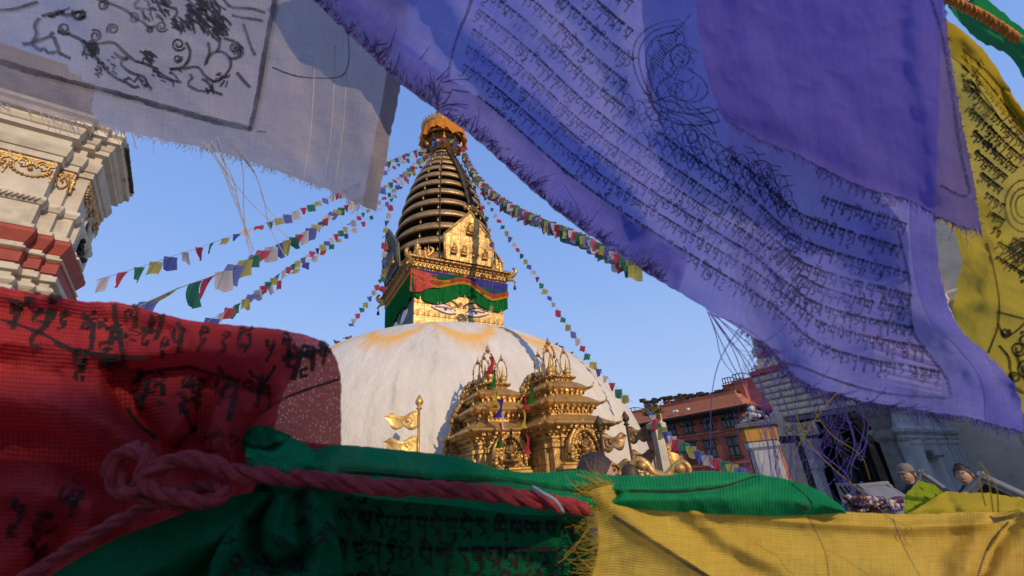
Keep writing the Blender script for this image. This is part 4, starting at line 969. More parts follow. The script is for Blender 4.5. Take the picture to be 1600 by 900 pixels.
# ================================================================ STRINGS OF PRAYER FLAGS
FC = dict(blue=((.07, .09, .34), (.14, .17, .42)), white=((.60, .55, .53), (.48, .44, .46)), red=((.46, .07, .11), (.34, .05, .09)), green=((.02, .14, .10), (.05, .20, .13)), yellow=((.42, .38, .10), (.34, .31, .12)))
def flagmat(nm, c):
    m, t, b = newmat(nm+'_prayer_cloth'); g = N(t); t.nodes.remove(b); out = t.nodes['Material Output']; uv = g.n('UVMap').outputs[0]
    info = g.n('ObjectInfo'); c_ = g.mix(info.outputs['Random'], *c)
    sp = g.n('SeparateXYZ'); g.l(uv, sp.inputs[0])
    # printed block: border and rows of small characters
    rows_ = g.math('GREATER_THAN', g.math('SINE', g.math('MULTIPLY', sp.outputs[1], 70.)), .1)
    tx = g.math('GREATER_THAN', g.noise(1, 3, .8, vec=g.sc(uv, (60, 26, 1))), .52)
    inb = g.math('MULTIPLY', g.math('LESS_THAN', g.math('ABSOLUTE', g.math('SUBTRACT', sp.outputs[0], .5)), .36), g.math('LESS_THAN', g.math('ABSOLUTE', g.math('SUBTRACT', sp.outputs[1], .5)), .36))
    ink = g.math('MULTIPLY', g.math('MULTIPLY', rows_, tx), g.math('MULTIPLY', inb, .45))
    c_ = g.mix(ink, c_, (.03, .03, .04))
    df = g.n('BsdfDiffuse'); tl = g.n('BsdfTranslucent'); g.l(c_, df.inputs[0]); g.l(c_, tl.inputs[0])
    m1 = g.n('MixShader'); m1.inputs[0].default_value = .5; g.l(df.outputs[0], m1.inputs[1]); g.l(tl.outputs[0], m1.inputs[2]); g.l(m1.outputs[0], out.inputs[0]); return m
FM = {k: flagmat(k, v) for k, v in FC.items()}; ORDER = ['blue', 'white', 'red', 'green', 'yellow']
def flagmesh(col, k):
    rr = random.Random(k*17+ORDER.index(col)); n = 7; vs = []; a = rr.uniform(-.5, .5); b = rr.uniform(.3, 1.2); sk_ = rr.uniform(-.3, .3); nar = rr.choice([0, 0, .0, .35, .7]); sl = rr.uniform(-.15, .15)
    for j in range(n):
        t = j/(n-1)
        for i in range(n):
            u = i/(n-1)-.5; w = 1-nar*t
            vs.append((u*w+sk_*t*t*.5, a*t*t*.5+.09*sin(u*7+t*3*b+k)*t**.4+u*sl*2, -t*(1.0-.10*abs(a)+.12*sin(u*4+k)*t)))
    me = bpy.data.meshes.new('flag'); fs = [(j*n+i, j*n+i+1, j*n+n+i+1, j*n+n+i) for j in range(n-1) for i in range(n-1)]
    me.from_pydata(vs, [], fs); me.materials.append(FM[col]); me.polygons.foreach_set('use_smooth', [True]*len(fs))
    uvl = me.uv_layers.new(name='UVMap')
    for p in me.polygons:
        for li in p.loop_indices: v = me.loops[li].vertex_index; uvl.data[li].uv = ((v % n)/(n-1), 1-(v//n)/(n-1))
    me.update(); return me
FMESH = {c: [flagmesh(c, k) for k in range(5)] for c in ORDER}
CORD = M('grey_cord', (.25, .24, .26), rough=.8, bump=0)
def string(label, pts, size, gap, start=0, seed=1, skip=.0, group='strings of prayer flags tied to the stupa spire', crad=.006, cat='prayer flags', drop=1., order=None, aspect=1.1):
    """pts = [(px, py, distance over the ground)]"""
    rr = random.Random(seed); W3 = [PH(*p) for p in pts]; C3 = vcrom(W3, 160)
    L = [0]
    for a, b in zip(C3, C3[1:]): L.append(L[-1]+(b-a).length)
    O = C3[0].copy(); t = thing('prayer_flag_string', label, cat, O, 0, group)
    m = MB(); m.tube([c-O for c in C3[::2]+[C3[-1]]], crad, 4); m.build('cord', CORD, t)
    s = gap*.5; k = start; od = order or ORDER; cnt = 0
    while s < L[-1]-size*.5 and cnt < 290:
        i = max(0, np.searchsorted(L, s)-1); f = (s-L[i])/max(1e-6, L[i+1]-L[i]); p = C3[i].lerp(C3[i+1], f); tg = (C3[min(i+2, 159)]-C3[max(i-1, 0)]).normalized()
        if rr.random() >= skip:
            ax = tg if tg.x > 0 else -tg; hz_ = Vector((ax.x, ax.y, 0)); 
            if hz_.length < .3: hz_ = Vector((cos(s), sin(s)*.3, 0))
            X = (ax*.35+Vector((.95, .12+rr.uniform(-.3, .3), 0))).normalized()          # the wind swings them broadside
            Zv = Vector((rr.uniform(-.10, .10), rr.uniform(-.15, .15), 1)); Y = Zv.cross(X).normalized(); 
            Zv = (Zv-X*Zv.dot(X)*.45).normalized()
            sw = rr.gauss(0, .28); q = Matrix((X, Y, Zv)).transposed().to_4x4()
            sz = size*rr.uniform(.85, 1.12); asp = aspect*rr.uniform(.9, 1.15)
            mt = Matrix.Translation(p-O) @ q @ Matrix.Rotation(sw, 4, 'X') @ Matrix.Diagonal((sz, sz, sz*asp, 1))
            link('flag', rr.choice(FMESH[od[k % len(od)]]), t, mt)
            cnt += 1
        k += 1; s += gap*rr.uniform(.92, 1.1)
    return t
string('upper left flag string rising from the cream temple towards the spire', [(150, 438, 9.5), (235, 412, 11), (330, 380, 12.8), (430, 343, 15), (530, 300, 18), (610, 262, 21), (672, 228, 24)], .27, .62, 1, 3, .04)
string('middle left flag string with the largest flags, above the red cloth', [(210, 482, 5.2), (275, 452, 5.9), (345, 426, 7.2), (420, 388, 9.5), (480, 360, 12), (545, 318, 16), (610, 285, 19), (668, 240, 23)], .29, .60, 2, 5, .0, order=['red', 'white', 'blue', 'yellow', 'green'])
string('lower left string of small flags running in close to the red cloth', [(325, 502, 10.5), (385, 466, 12.5), (440, 425, 15), (500, 385, 18), (560, 338, 20.5), (615, 295, 22), (670, 238, 24)], .24, .54, 0, 8, .0)
string('second row of small flags doubled below the lower left string', [(350, 490, 11.5), (410, 455, 13.5), (470, 416, 16.5), (545, 362, 20), (600, 320, 22), (668, 244, 24)], .23, .95, 3, 21, .1)
string('short crowded string of flags left of the parasol', [(588, 262, 23), (612, 250, 23.4), (640, 238, 23.8), (672, 226, 24)], .32, .34, 0, 13, .0)
string('flag string hanging steeply down the left side of the rings', [(600, 455, 21.5), (601, 400, 22), (604, 350, 22.5), (615, 300, 23), (640, 262, 23.4), (672, 232, 24)], .30, .62, 2, 17, .05)
string('sparse flag string dropping from the harmika to the dome crest at the left', [(545, 510, 20.5), (560, 488, 21), (578, 462, 21.4), (596, 432, 21.8), (606, 415, 22)], .26, .42, 0, 19, .0)
for dy, dx, sd, lb in ((0, 0, 31, 'dense string of bright flags sweeping right from the parasol under the blue cloth'), (7, 2, 37, 'lower row of the dense bright flags sweeping right under the blue cloth')):
    string(lb, [(724+dx, 236+dy, 23.5), (748+dx, 276+dy, 21), (790+dx, 312+dy, 18.5), (840+dx, 338+dy, 16.5), (900+dx, 362+dy, 14.5), (960+dx, 392+dy, 13), (1000, 412+dy, 12.4)], .36, .29, sd, sd, .0, aspect=1.15)
string('thin spaced flag string running down the sky right of the spire to the brick house', [(735, 262, 23.5), (765, 318, 23), (800, 374, 22.3), (838, 430, 21.4), (872, 484, 20.5), (905, 532, 19.6), (930, 570, 18.8), (960, 602, 18), (990, 630, 17)], .27, .53, 3, 41, .0)
string('flags hanging down the right edge of the gilded rings', [(728, 240, 22.6), (742, 290, 21.8), (760, 335, 21.2), (768, 375, 21), (771, 420, 20.8), (768, 470, 20.6), (772, 500, 20.5)], .22, .95, 2, 43, .0)
string('short string of blue, white and coloured flags before the brick house', [(1012, 640, 10.5), (1030, 662, 9.8), (1048, 680, 9.3), (1075, 695, 8.8), (1105, 712, 8.4), (1135, 722, 8), (1165, 735, 7.6)], .20, .22, 0, 47, .0, group=None)
string('small flags tucked under the saffron parasol cloth', [(676, 222, 22.6), (690, 216, 22.3), (705, 218, 22.2), (722, 228, 22.3), (730, 238, 22.5)], .34, .30, 0, 53, .0)

# ================================================================ PEOPLE
def person(label, px, py, d, face_az, hair, cap=False, top=BLACKC, tall=None, bald=False):
    c = PH(px, py, d); hs = .118           # head centre and half height
    t = thing('person', label, 'person', (c.x, c.y, 0), face_az, None); z = c.z
    # head: face looks along local -Y
    m = MB(); n = 20; vs = []; rows = 16
    for j in range(rows+1):
        ph = pi*j/rows; zz = -cos(ph)
        for i in range(n):
            a = 2*pi*i/n; x = sin(ph)*sin(a); y = -sin(ph)*cos(a)
            X = .076*x; Y = .098*y; Z = .118*zz
            fr = max(0, -y)                       # front-facing amount
            if Z < -.03: X *= 1-.28*((-.03-Z)/.09); Y = Y*(1-.12*((-.03-Z)/.09)) if y < 0 else Y*(1-.45*((-.03-Z)/.09))
            if fr > .8 and abs(x) < .28 and -.035 < Z < .03: Y -= .022*(1-abs(x)/.28)*(1-(Z+.035)/.075)     # nose
            if fr > .6 and .1 < abs(x) < .55 and .005 < Z < .04: Y += .009                                   # eye sockets
            if fr > .8 and abs(x) < .35 and -.068 < Z < -.05: Y -= .006                                       # lips
            if fr > .7 and Z > .04 and Z < .06: Y -= .004
            vs.append((X, Y, Z))
    m.add(vs, [(j*n+i, j*n+(i+1) % n, j*n+n+(i+1) % n, j*n+n+i) for j in range(rows) for i in range(n)], XF((0, -.01, z)), True)
    for s_ in (-1, 1): m.ball((s_*.078, .012, z-.005), .03, 8, 6, (.35, .7, 1.1))
    # neck, trunk and limbs as one skinned body
    nk = z-.13; sh = z-.26; hp = z-.78
    body = m
    hd = m.build('head', SKIN, t)
    me = bpy.data.meshes.new('body'); 
    V = [(0, .02, hp), (0, .03, hp+.16), (0, .03, hp+.36), (0, .03, sh), (0, .015, nk), (0, .0, nk+.07),
         (-.17, .03, sh-.02), (-.24, .03, sh-.26), (-.22, -.12, sh-.44), (.17, .03, sh-.02), (.24, .03, sh-.26), (.22, -.12, sh-.44),
         (-.10, .0, hp-.06), (-.11, -.02, hp*.52), (-.11, .02, .10), (-.11, -.12, .05), (.10, .0, hp-.06), (.11, -.02, hp*.52), (.11, .02, .10), (.11, -.12, .05)]
    Ed = [(0, 1), (1, 2), (2, 3), (3, 4), (4, 5), (3, 6), (6, 7), (7, 8), (3, 9), (9, 10), (10, 11), (0, 12), (12, 13), (13, 14), (14, 15), (0, 16), (16, 17), (17, 18), (18, 19)]
    Rd = [(.15, .11), (.14, .10), (.16, .11), (.13, .09), (.06, .06), (.055, .055), (.07, .07), (.05, .05), (.035, .035), (.07, .07), (.05, .05), (.035, .035), (.09, .09), (.065, .065), (.045, .045), (.035, .03), (.09, .09), (.065, .065), (.045, .045), (.035, .03)]
    me.from_pydata(V, Ed, []); ob = bpy.data.objects.new('clothed_body', me); C.objects.link(ob); ob.parent = t; me.materials.append(top)
    md = ob.modifiers.new('skin', 'SKIN'); sv = me.skin_vertices[0].data
    for i, r in enumerate(Rd): sv[i].radius = r
    sv[0].use_root = True
    ss = ob.modifiers.new('sub', 'SUBSURF'); ss.levels = 1; ss.render_levels = 2
    # skin-coloured neck sleeve and hands
    m = MB(); m.tube([(0, .012, nk-.03), (0, .006, nk+.06)], .054, 10)
    m.build('neck', SKIN, t)
    for s_ in (-1, 1):
        m = MB(); w = Vector((s_*.22, -.13, sh-.45)); m.ball(w+Vector((0, -.04, -.03)), .04, 8, 6, (.5, 1, 1.1))
        for k in range(4): m.tube([w+Vector((s_*.012*(k-1.5), -.06, -.03-.012*k)), w+Vector((s_*.012*(k-1.5), -.10, -.05-.012*k)), w+Vector((0, -.11, -.085-.01*k))], lambda u: .010-.003*u, 6)
        m.tube([w+Vector((-s_*.02, -.03, 0)), w+Vector((-s_*.045, -.06, .0)), w+Vector((-s_*.05, -.085, -.01))], lambda u: .011-.003*u, 6); m.build('hand', SKIN, t)
    # eyes, brows, mouth
    for s_ in (-1, 1):
        m = MB(); m.ball((s_*.030, -.094, z+.012), .011, 8, 5, (1.2, .6, .6)); m.build('eye', PWHT, hd)
        m = MB(); m.ball((s_*.030, -.1005, z+.012), .005, 6, 4); m.build('iris', DARK, hd)
        m = MB(); m.tube([(s_*.016, -.103, z+.032), (s_*.03, -.102, z+.037), (s_*.048, -.094, z+.031)], .0035, 5); m.build('brow', HAIR, hd)
    m = MB(); m.tube([(-.022, -.094, z-.058), (0, -.104, z-.056), (.022, -.094, z-.058)], .005, 5); m.build('mouth', PRED if False else SKIN, hd)
    # hair
    rr = random.Random(px)
    m = MB(); n = 26; rows = 12; vs = []
    for j in range(rows+1):
        ph = pi*.62*j/rows
        for i in range(n):
            a = 2*pi*i/n; x = sin(a); y = -cos(a); front = max(0, -y)
            lim = .62-.30*front**.7 if not bald else .66-.36*front**.5
            p2 = pi*lim*j/rows
            k = 1.10+.03*sin(a*9+j)+.02*rr.random()
            vs.append((.078*k*sin(p2)*x, .102*k*sin(p2)*y-.004, .122*k*cos(p2)))
    m.add(vs, [(j*n+i, j*n+n+i, j*n+n+(i+1) % n, j*n+(i+1) % n) for j in range(rows) for i in range(n)], XF((0, 0, z)), True)
    if not bald and not cap:
        for i in range(60):
            a = rr.uniform(0, 2*pi); b_ = rr.uniform(.1, 1.2); d_ = Vector((cos(a)*sin(b_), sin(a)*sin(b_), cos(b_))); p = Vector((.08*d_.x, .105*d_.y, .125*d_.z+z)); m.tube([p, p+d_*.018+Vector((0, -.008, .004)), p+d_*.026+Vector((0, -.025, -.006))], lambda u: .006*(1-u)+.001, 4)
    m.build('hair', HAIR, t)
    if cap:
        m = MB(); m.lathe([(.094, .0), (.097, .02), (.092, .06), (.065, .092), (.02, .104), (.001, .104)], 20, XF((0, -.005, z+.045), s=(.92, 1.14, 1))); cp = m.build('cap', GREYC, t)
        m = MB(); vs = []
        for j in range(6):
            for i in range(9):
                u = i/8-.5; q = j/5; vs.append((u*.15*(1-.25*q*q), -.10-.075*q*(1-1.6*u*u), z+.055-.02*q-.05*u*u))
        m.add(vs+[(x, y, zz-.004) for x, y, zz in vs], [(j*9+i, j*9+i+1, j*9+10+i, j*9+9+i) for j in range(5) for i in range(8)]+[(54+j*9+i, 54+j*9+9+i, 54+j*9+10+i, 54+j*9+i+1) for j in range(5) for i in range(8)], None, True); m.build('brim', GREYC, cp)
    return t
person('man seen from behind with receding dark brown hair, just above the green cloth', 931, 747, 2.7, radians(98), HAIR, bald=True, top=M('brown_shirt', (.16, .09, .06)))
person('man in a khaki baseball cap and black top looking left by the white temple', 1418, 742, 8.4, radians(-62), HAIR, cap=True)
person('dark-haired bareheaded man in black leaning forward by the pilastered wall', 1506, 743, 8.2, radians(-55), HAIR)

# ================================================================ STALLS
def stall(px, py, d, rz, label, w=.9, L=1.3, h=.42, mat=TIN):
    c = PH(px, py, d); t = thing('stall_roof', label, 'stall', (c.x, c.y, 0), rz, 'pitched stalls beside the white temple'); z = c.z
    sl = sqrt((w/2)**2+h*h)
    for s_ in (-1, 1):
        a = atan2(h, w/2); m = MB(); m.bev((0, 0, 0), (sl+.06, L, .03), .008, XF((s_*w/4, 0, z-h/2)) @ Matrix.Rotation(s_*a, 4, 'Y')); m.build('roof_panel', mat, t)
        for y in (-L/2+.03, L/2-.03):
            m = MB(); m.bev((0, 0, 0), (sl+.08, .05, .06), .008, XF((s_*w/4, y, z-h/2-.02)) @ Matrix.Rotation(s_*a, 4, 'Y')); m.build('rafter', WOODG, t)
            m = MB(); m.bev((s_*w/2*.92, y, (z-h)/2), (.06, .06, z-h), .008); m.build('post', WOODG, t)
    m = MB(); m.prism([(-w/2+.04, z-h-.3), (w/2-.04, z-h-.3), (w/2-.06, z-h+.0), (0, z-.06), (-w/2+.06, z-h+.0)], L/2-.10, L/2-.07); m.build('end_board', mat, t)
    m = MB(); m.bev((0, 0, z-h-.45), (w*.95, L*.95, .05), .01); m.build('counter', WOODG, t)
    return t
stall(1440, 738, 6.4, radians(-39), 'grey gabled stall roof in front of the man in the cap', .78, 1.0, .5)
stall(1533, 742, 6.2, radians(-43), 'dark grey gabled stall roof before the bareheaded man at the far right', 1.1, 1.1, .46)
stall(1362, 760, 4.4, radians(-62), 'weathered pale stall roof beside the bundle of beads', .5, .40, .22, TIN)
# bundle of bead necklaces on a cord
bd = thing('bead_bundle', 'tangled bundle of coloured bead necklaces lying behind the yellow cloth', 'beads', P(1375, 790, 1.1))
o0 = P(1375, 790, 1.1); rr = random.Random(4)
BC = [M('bead_'+n, c, rough=.35, bump=0) for n, c in dict(brown=(.12, .04, .025), pink=(.5, .12, .14), cream=(.55, .42, .30), dark=(.03, .02, .02), violet=(.12, .10, .28)).items()]
bms = [MB().ball((0, 0, 0), .0065, 7, 5).mesh('bead', m_) for m_ in BC]
for k in range(11):
    pts = [P(1322+rr.uniform(-4, 6), 781+rr.uniform(-6, 14), 1.1)-o0]
    for q in range(1, 5): pts.append(P(1322+27*q+rr.uniform(-8, 8), 789+rr.uniform(-11, 9), 1.1+rr.uniform(-.03, .03))-o0)
    cc = vcrom(pts, 24 if k < 9 else 60)
    col = rr.randrange(5)
    if k < 9:
        for p in cc: link('bead', bms[col if rr.random() < .7 else rr.randrange(5)], bd, Matrix.Translation(p))
    m = MB(); m.tube(cc, .003, 5); m.build('thread', BC[2 if k > 8 else 3], bd)
# ================================================================ NEAR PRAYER FLAGS
def seg_dist(X, Y, a, b):
    ax, ay = a[:2]; bx, by = b[:2]; dx, dy = bx-ax, by-ay; t = np.clip(((X-ax)*dx+(Y-ay)*dy)/(dx*dx+dy*dy+1e-9), 0, 1)
    return np.hypot(X-ax-t*dx, Y-ay-t*dy)
def poly_dist(X, Y, pts):
    d = np.full(X.shape, 1e9)
    for a, b in zip(pts, pts[1:]): d = np.minimum(d, seg_dist(X, Y, a, b))
    return d
RMn = np.array(RM); 
def wpos(X, Y, D):
    v = np.stack([(X-800)/FPX, -(Y-450)/FPX, -np.ones_like(X)], -1) @ RMn.T
    return np.array([0, 0, EYE]) + v*D[..., None]
def vnoise(X, Y, s, seed=0, octv=3):
    out = np.zeros(X.shape)
    for o in range(octv):
        r = np.random.default_rng(seed*13+o)
        for k in range(5):
            a = r.uniform(0, 2*pi); f = (2**o)*r.uniform(.7, 1.3)/s; out += np.sin((X*cos(a)+Y*sin(a))*f*2*pi + r.uniform(0, 6) + .8*np.sin((X*-sin(a)+Y*cos(a))*f*3+k))/(2**o*5)
    return out
class Cloth:
    """a piece of hanging cloth: four edge curves of (pixel x, pixel y, depth), filled, folded and turned into world points"""
    def __init__(s, B, R, T, L, nu=150, nv=110, folds=(), rip=.006, rs=160, seed=1, bulge=0., fine=.0012, edge=2.0, sheer=None, crease=.0035):
        d = lambda q: [(*p, q[0][2]) if len(p) < 3 else p for p in q]
        B, R, T, L = map(d, (B, R, T, L))
        b, t = crom3n(B, nu), crom3n(T, nu); l, r = crom3n(L, nv), crom3n(R, nv)
        r[0] = b[-1]; l[0] = b[0]; r[-1] = t[-1]; l[-1] = t[0]
        u = np.linspace(0, 1, nu)[:, None, None]; v = np.linspace(0, 1, nv)[None, :, None]
        G = (1-v)*b[:, None]+v*t[:, None]+(1-u)*l[None]+u*r[None]-((1-u)*(1-v)*b[0]+u*(1-v)*b[-1]+(1-u)*v*t[0]+u*v*t[-1])
        X, Y, D = G[..., 0].copy(), G[..., 1].copy(), G[..., 2].copy()
        U, V = np.broadcast_to(u[..., 0], X.shape), np.broadcast_to(v[..., 0], X.shape)
        # ragged edge
        em = np.minimum(np.minimum(U, 1-U)*nu, np.minimum(V, 1-V)*nv); em = np.exp(-em/2.)
        X += em*edge*vnoise(X, Y, 26, seed+3); Y += em*edge*vnoise(X, Y, 22, seed+4)
        D = D*(1+rip*vnoise(X, Y, rs, seed)+fine*vnoise(X, Y, 36, seed+9)-bulge*np.sin(pi*np.clip(V, 0, 1))+crease*(np.abs(vnoise(X, Y, 150, seed+20, 3))**.8+.6*np.abs(vnoise(X*.5+Y, Y*.5-X, 240, seed+21, 2))**.8))
        for pts, w, amp in folds:
            q = poly_dist(X, Y, pts)/w; D = D*(1-amp*np.exp(-q*q))
        s.X, s.Y, s.D, s.nu, s.nv = X, Y, D, nu, nv
        s.P = wpos(X, Y, D); s.sheer = sheer; s.seed = seed
        s.Wm = np.linalg.norm(s.P[1:, nv//2]-s.P[:-1, nv//2], axis=1).sum(); s.Hm = np.linalg.norm(s.P[nu//2, 1:]-s.P[nu//2, :-1], axis=1).sum()
    def build(s, name, mat, parent=None, O=Vector((0, 0, 0)), sub=None, off=0.):
        i0, i1, j0, j1 = sub or (0, s.nu, 0, s.nv)
        Pp = s.P[i0:i1, j0:j1]; a, b = Pp.shape[:2]
        Pp = Pp - off*s.view(Pp)
        me = bpy.data.meshes.new(name); me.from_pydata((Pp-np.array(O)).reshape(-1, 3).tolist(), [], [(i*b+j, i*b+b+j, i*b+b+j+1, i*b+j+1) for i in range(a-1) for j in range(b-1)])
        me.polygons.foreach_set('use_smooth', [True]*len(me.polygons)); me.materials.append(mat)
        uvl = me.uv_layers.new(name='UVMap'); vi = np.empty(len(me.loops), int); me.loops.foreach_get('vertex_index', vi)
        uu = (vi//b+i0)/s.nu*s.Wm; vv = (vi % b+j0)/s.nv*s.Hm; uvl.data.foreach_set('uv', np.stack([uu, vv], -1).ravel())
        at = me.attributes.new('sheer', 'FLOAT', 'POINT')
        sh = s.sheer(s.X, s.Y)[i0:i1, j0:j1] if s.sheer else np.zeros((a, b)); at.data.foreach_set('value', sh.ravel().astype(np.float32))
        o = bpy.data.objects.new(name, me); C.objects.link(o)
        if parent: o.parent = parent
        else: o.location = O
        return o
    def view(s, Pp):
        d = Pp-np.array([0, 0, EYE]); return d/np.linalg.norm(d, axis=-1, keepdims=True)
    def samp(s, A, u, v):
        x = min(max(u, 0), 1)*(s.nu-1); y = min(max(v, 0), 1)*(s.nv-1); i = min(int(x), s.nu-2); j = min(int(y), s.nv-2); f, g = x-i, y-j
        return A[i, j]*(1-f)*(1-g)+A[i+1, j]*f*(1-g)+A[i, j+1]*(1-f)*g+A[i+1, j+1]*f*g
    def at(s, u, v, off=.0007):
        p = s.samp(s.P, u, v); d = p-np.array([0, 0, EYE]); return p-d/np.linalg.norm(d)*off
    def jac(s, u, v):
        e = .004; a = np.array([s.samp(s.X, u+e, v)-s.samp(s.X, u-e, v), s.samp(s.Y, u+e, v)-s.samp(s.Y, u-e, v)])/(2*e)
        b = np.array([s.samp(s.X, u, v+e)-s.samp(s.X, u, v-e), s.samp(s.Y, u, v+e)-s.samp(s.Y, u, v-e)])/(2*e); return np.stack([a, b], 1)
    def inv(s, px, py):
        """(u, v) of the cloth point seen at a pixel"""
        q = (s.X-px)**2+(s.Y-py)**2; i, j = np.unravel_index(np.argmin(q), q.shape); u, v = i/(s.nu-1), j/(s.nv-1)
        for _ in range(3):
            e = np.array([px-s.samp(s.X, u, v), py-s.samp(s.Y, u, v)])
            try: du = np.linalg.solve(s.jac(min(max(u, .01), .99), min(max(v, .01), .99)), e)
            except Exception: break
            if np.abs(du).max() > .05: break
            u, v = min(max(u+du[0], 0), 1), min(max(v+du[1], 0), 1)
        return u, v
def crom3n(pts, n):
    p = np.array([list(q) for q in pts], float); w = p.copy(); w[:, 2] *= 100
    L = len(p); seg = np.sqrt(((w[1:]-w[:-1])**2).sum(1))+1e-9; cum = np.concatenate([[0], np.cumsum(seg)]); cum /= cum[-1]; out = []
    for t in np.linspace(0, 1, n):
        i = min(max(np.searchsorted(cum, t, side='right')-1, 0), L-2); h = cum[i+1]-cum[i]; f = (t-cum[i])/h
        m0 = (p[i+1]-p[i-1])/(cum[i+1]-cum[i-1]) if i > 0 else (p[1]-p[0])/h
        m1 = (p[i+2]-p[i])/(cum[i+2]-cum[i]) if i+2 < L else (p[i+1]-p[i])/h
        out.append((2*f**3-3*f**2+1)*p[i]+(f**3-2*f**2+f)*h*m0+(-2*f**3+3*f**2)*p[i+1]+(f**3-f**2)*h*m1)
    return np.array(out)
class Ink:
    def __init__(s, cl, seed=1): s.c = cl; s.v = []; s.f = []; s.r = random.Random(seed)
    def uvline(s, uv, wpx):
        """ribbon of ink along (u, v) points, its width in photo pixels"""
        P_ = [s.c.at(u, v) for u, v in uv]; L = len(P_)
        if L < 2: return
        o = len(s.v); cam_ = np.array([0, 0, EYE])
        for i, p in enumerate(P_):
            t = P_[min(i+1, L-1)]-P_[max(i-1, 0)]; vd = p-cam_; n = np.cross(t, vd); ln = np.linalg.norm(n)
            if ln < 1e-12: n = np.array([0, 0, 1.]); ln = 1
            w = (wpx(i/(L-1)) if callable(wpx) else wpx)*np.linalg.norm(vd)/FPX/2*s.r.uniform(.85, 1.15)
            n = n/ln*w; s.v += [tuple(p+n), tuple(p-n)]
        s.f += [(o+2*i, o+2*i+1, o+2*i+3, o+2*i+2) for i in range(L-1)]
    def px(s, pts, w, smooth=True, step=7.):
        if smooth and len(pts) > 2: pts = crom([(float(a), float(b)) for a, b in pts], max(4, int(sum(hypot(b[0]-a[0], b[1]-a[1]) for a, b in zip(pts, pts[1:]))/step)))
        elif len(pts) == 2:
            n = max(2, int(hypot(pts[1][0]-pts[0][0], pts[1][1]-pts[0][1])/step)); pts = [(pts[0][0]+(pts[1][0]-pts[0][0])*i/n, pts[0][1]+(pts[1][1]-pts[0][1])*i/n) for i in range(n+1)]
        s.uvline([s.c.inv(a, b) for a, b in pts], w)
    def glyph(s, u, v, sz, strokes, wt=.13):
        J = s.c.jac(u, v); t = J[:, 0]/np.linalg.norm(J[:, 0]); n = np.array([t[1], -t[0]])
        try: Ji = np.linalg.inv(J)
        except Exception: return
        for st_ in strokes:
            uv = []
            for gx, gy in st_:
                d = Ji @ ((t*gx+n*gy)*sz); uv.append((u+d[0], v+d[1]))
            hor = abs(st_[0][1]-st_[-1][1]) < .05 and len(st_) == 2
            s.uvline(uv, sz*wt*(1.45 if hor else 1.))
    def text(s, u0, u1, v, sz, wt=.13, mask=None, dv=0., gap=.0):
        u = u0
        while u < u1:
            vv = v+dv*(u-u0)
            J = s.c.jac(u, vv); k = np.linalg.norm(J[:, 0]); g = s.r.choice(GL); q = s.r.random()
            if q < .07: st_ = [[(0, 1.05), (.02, 0)]]; w = .25; 
            else:
                st_ = [[(x+s.r.uniform(-.02, .02), y+s.r.uniform(-.02, .02)) for x, y in a] for a in g]; w = max(x for a in g for x, y in a)+.06; st_ = st_+[[(-.02, 1), (w-.02, 1)]]
                if s.r.random() < .28: st_ = st_+[s.r.choice(VOW)]
                if s.r.random() < .14: st_ = st_+[[(.1, .3), (.35, .15), (.55, .3), (.5, -.1), (.25, -.35), (.1, -.15)]]
                if s.r.random() < .35: st_ = st_+[[(w+.02, 1.0), (w+.08, .93)]]; w += .14
            px, py = s.c.samp(s.c.X, u, vv), s.c.samp(s.c.Y, u, vv)
            if not (mask and mask(px, py)) and -80 < px < 1680 and -60 < py < 960: s.glyph(u, vv, sz, st_, wt)
            u += (w+gap)*sz/k
    def build(s, name, mat, parent, O=(0, 0, 0)):
        me = bpy.data.meshes.new(name); me.from_pydata((np.array(s.v)-np.array(O)).tolist(), [], s.f); me.materials.append(mat); me.update()
        o = bpy.data.objects.new(name, me); C.objects.link(o); o.parent = parent; return o
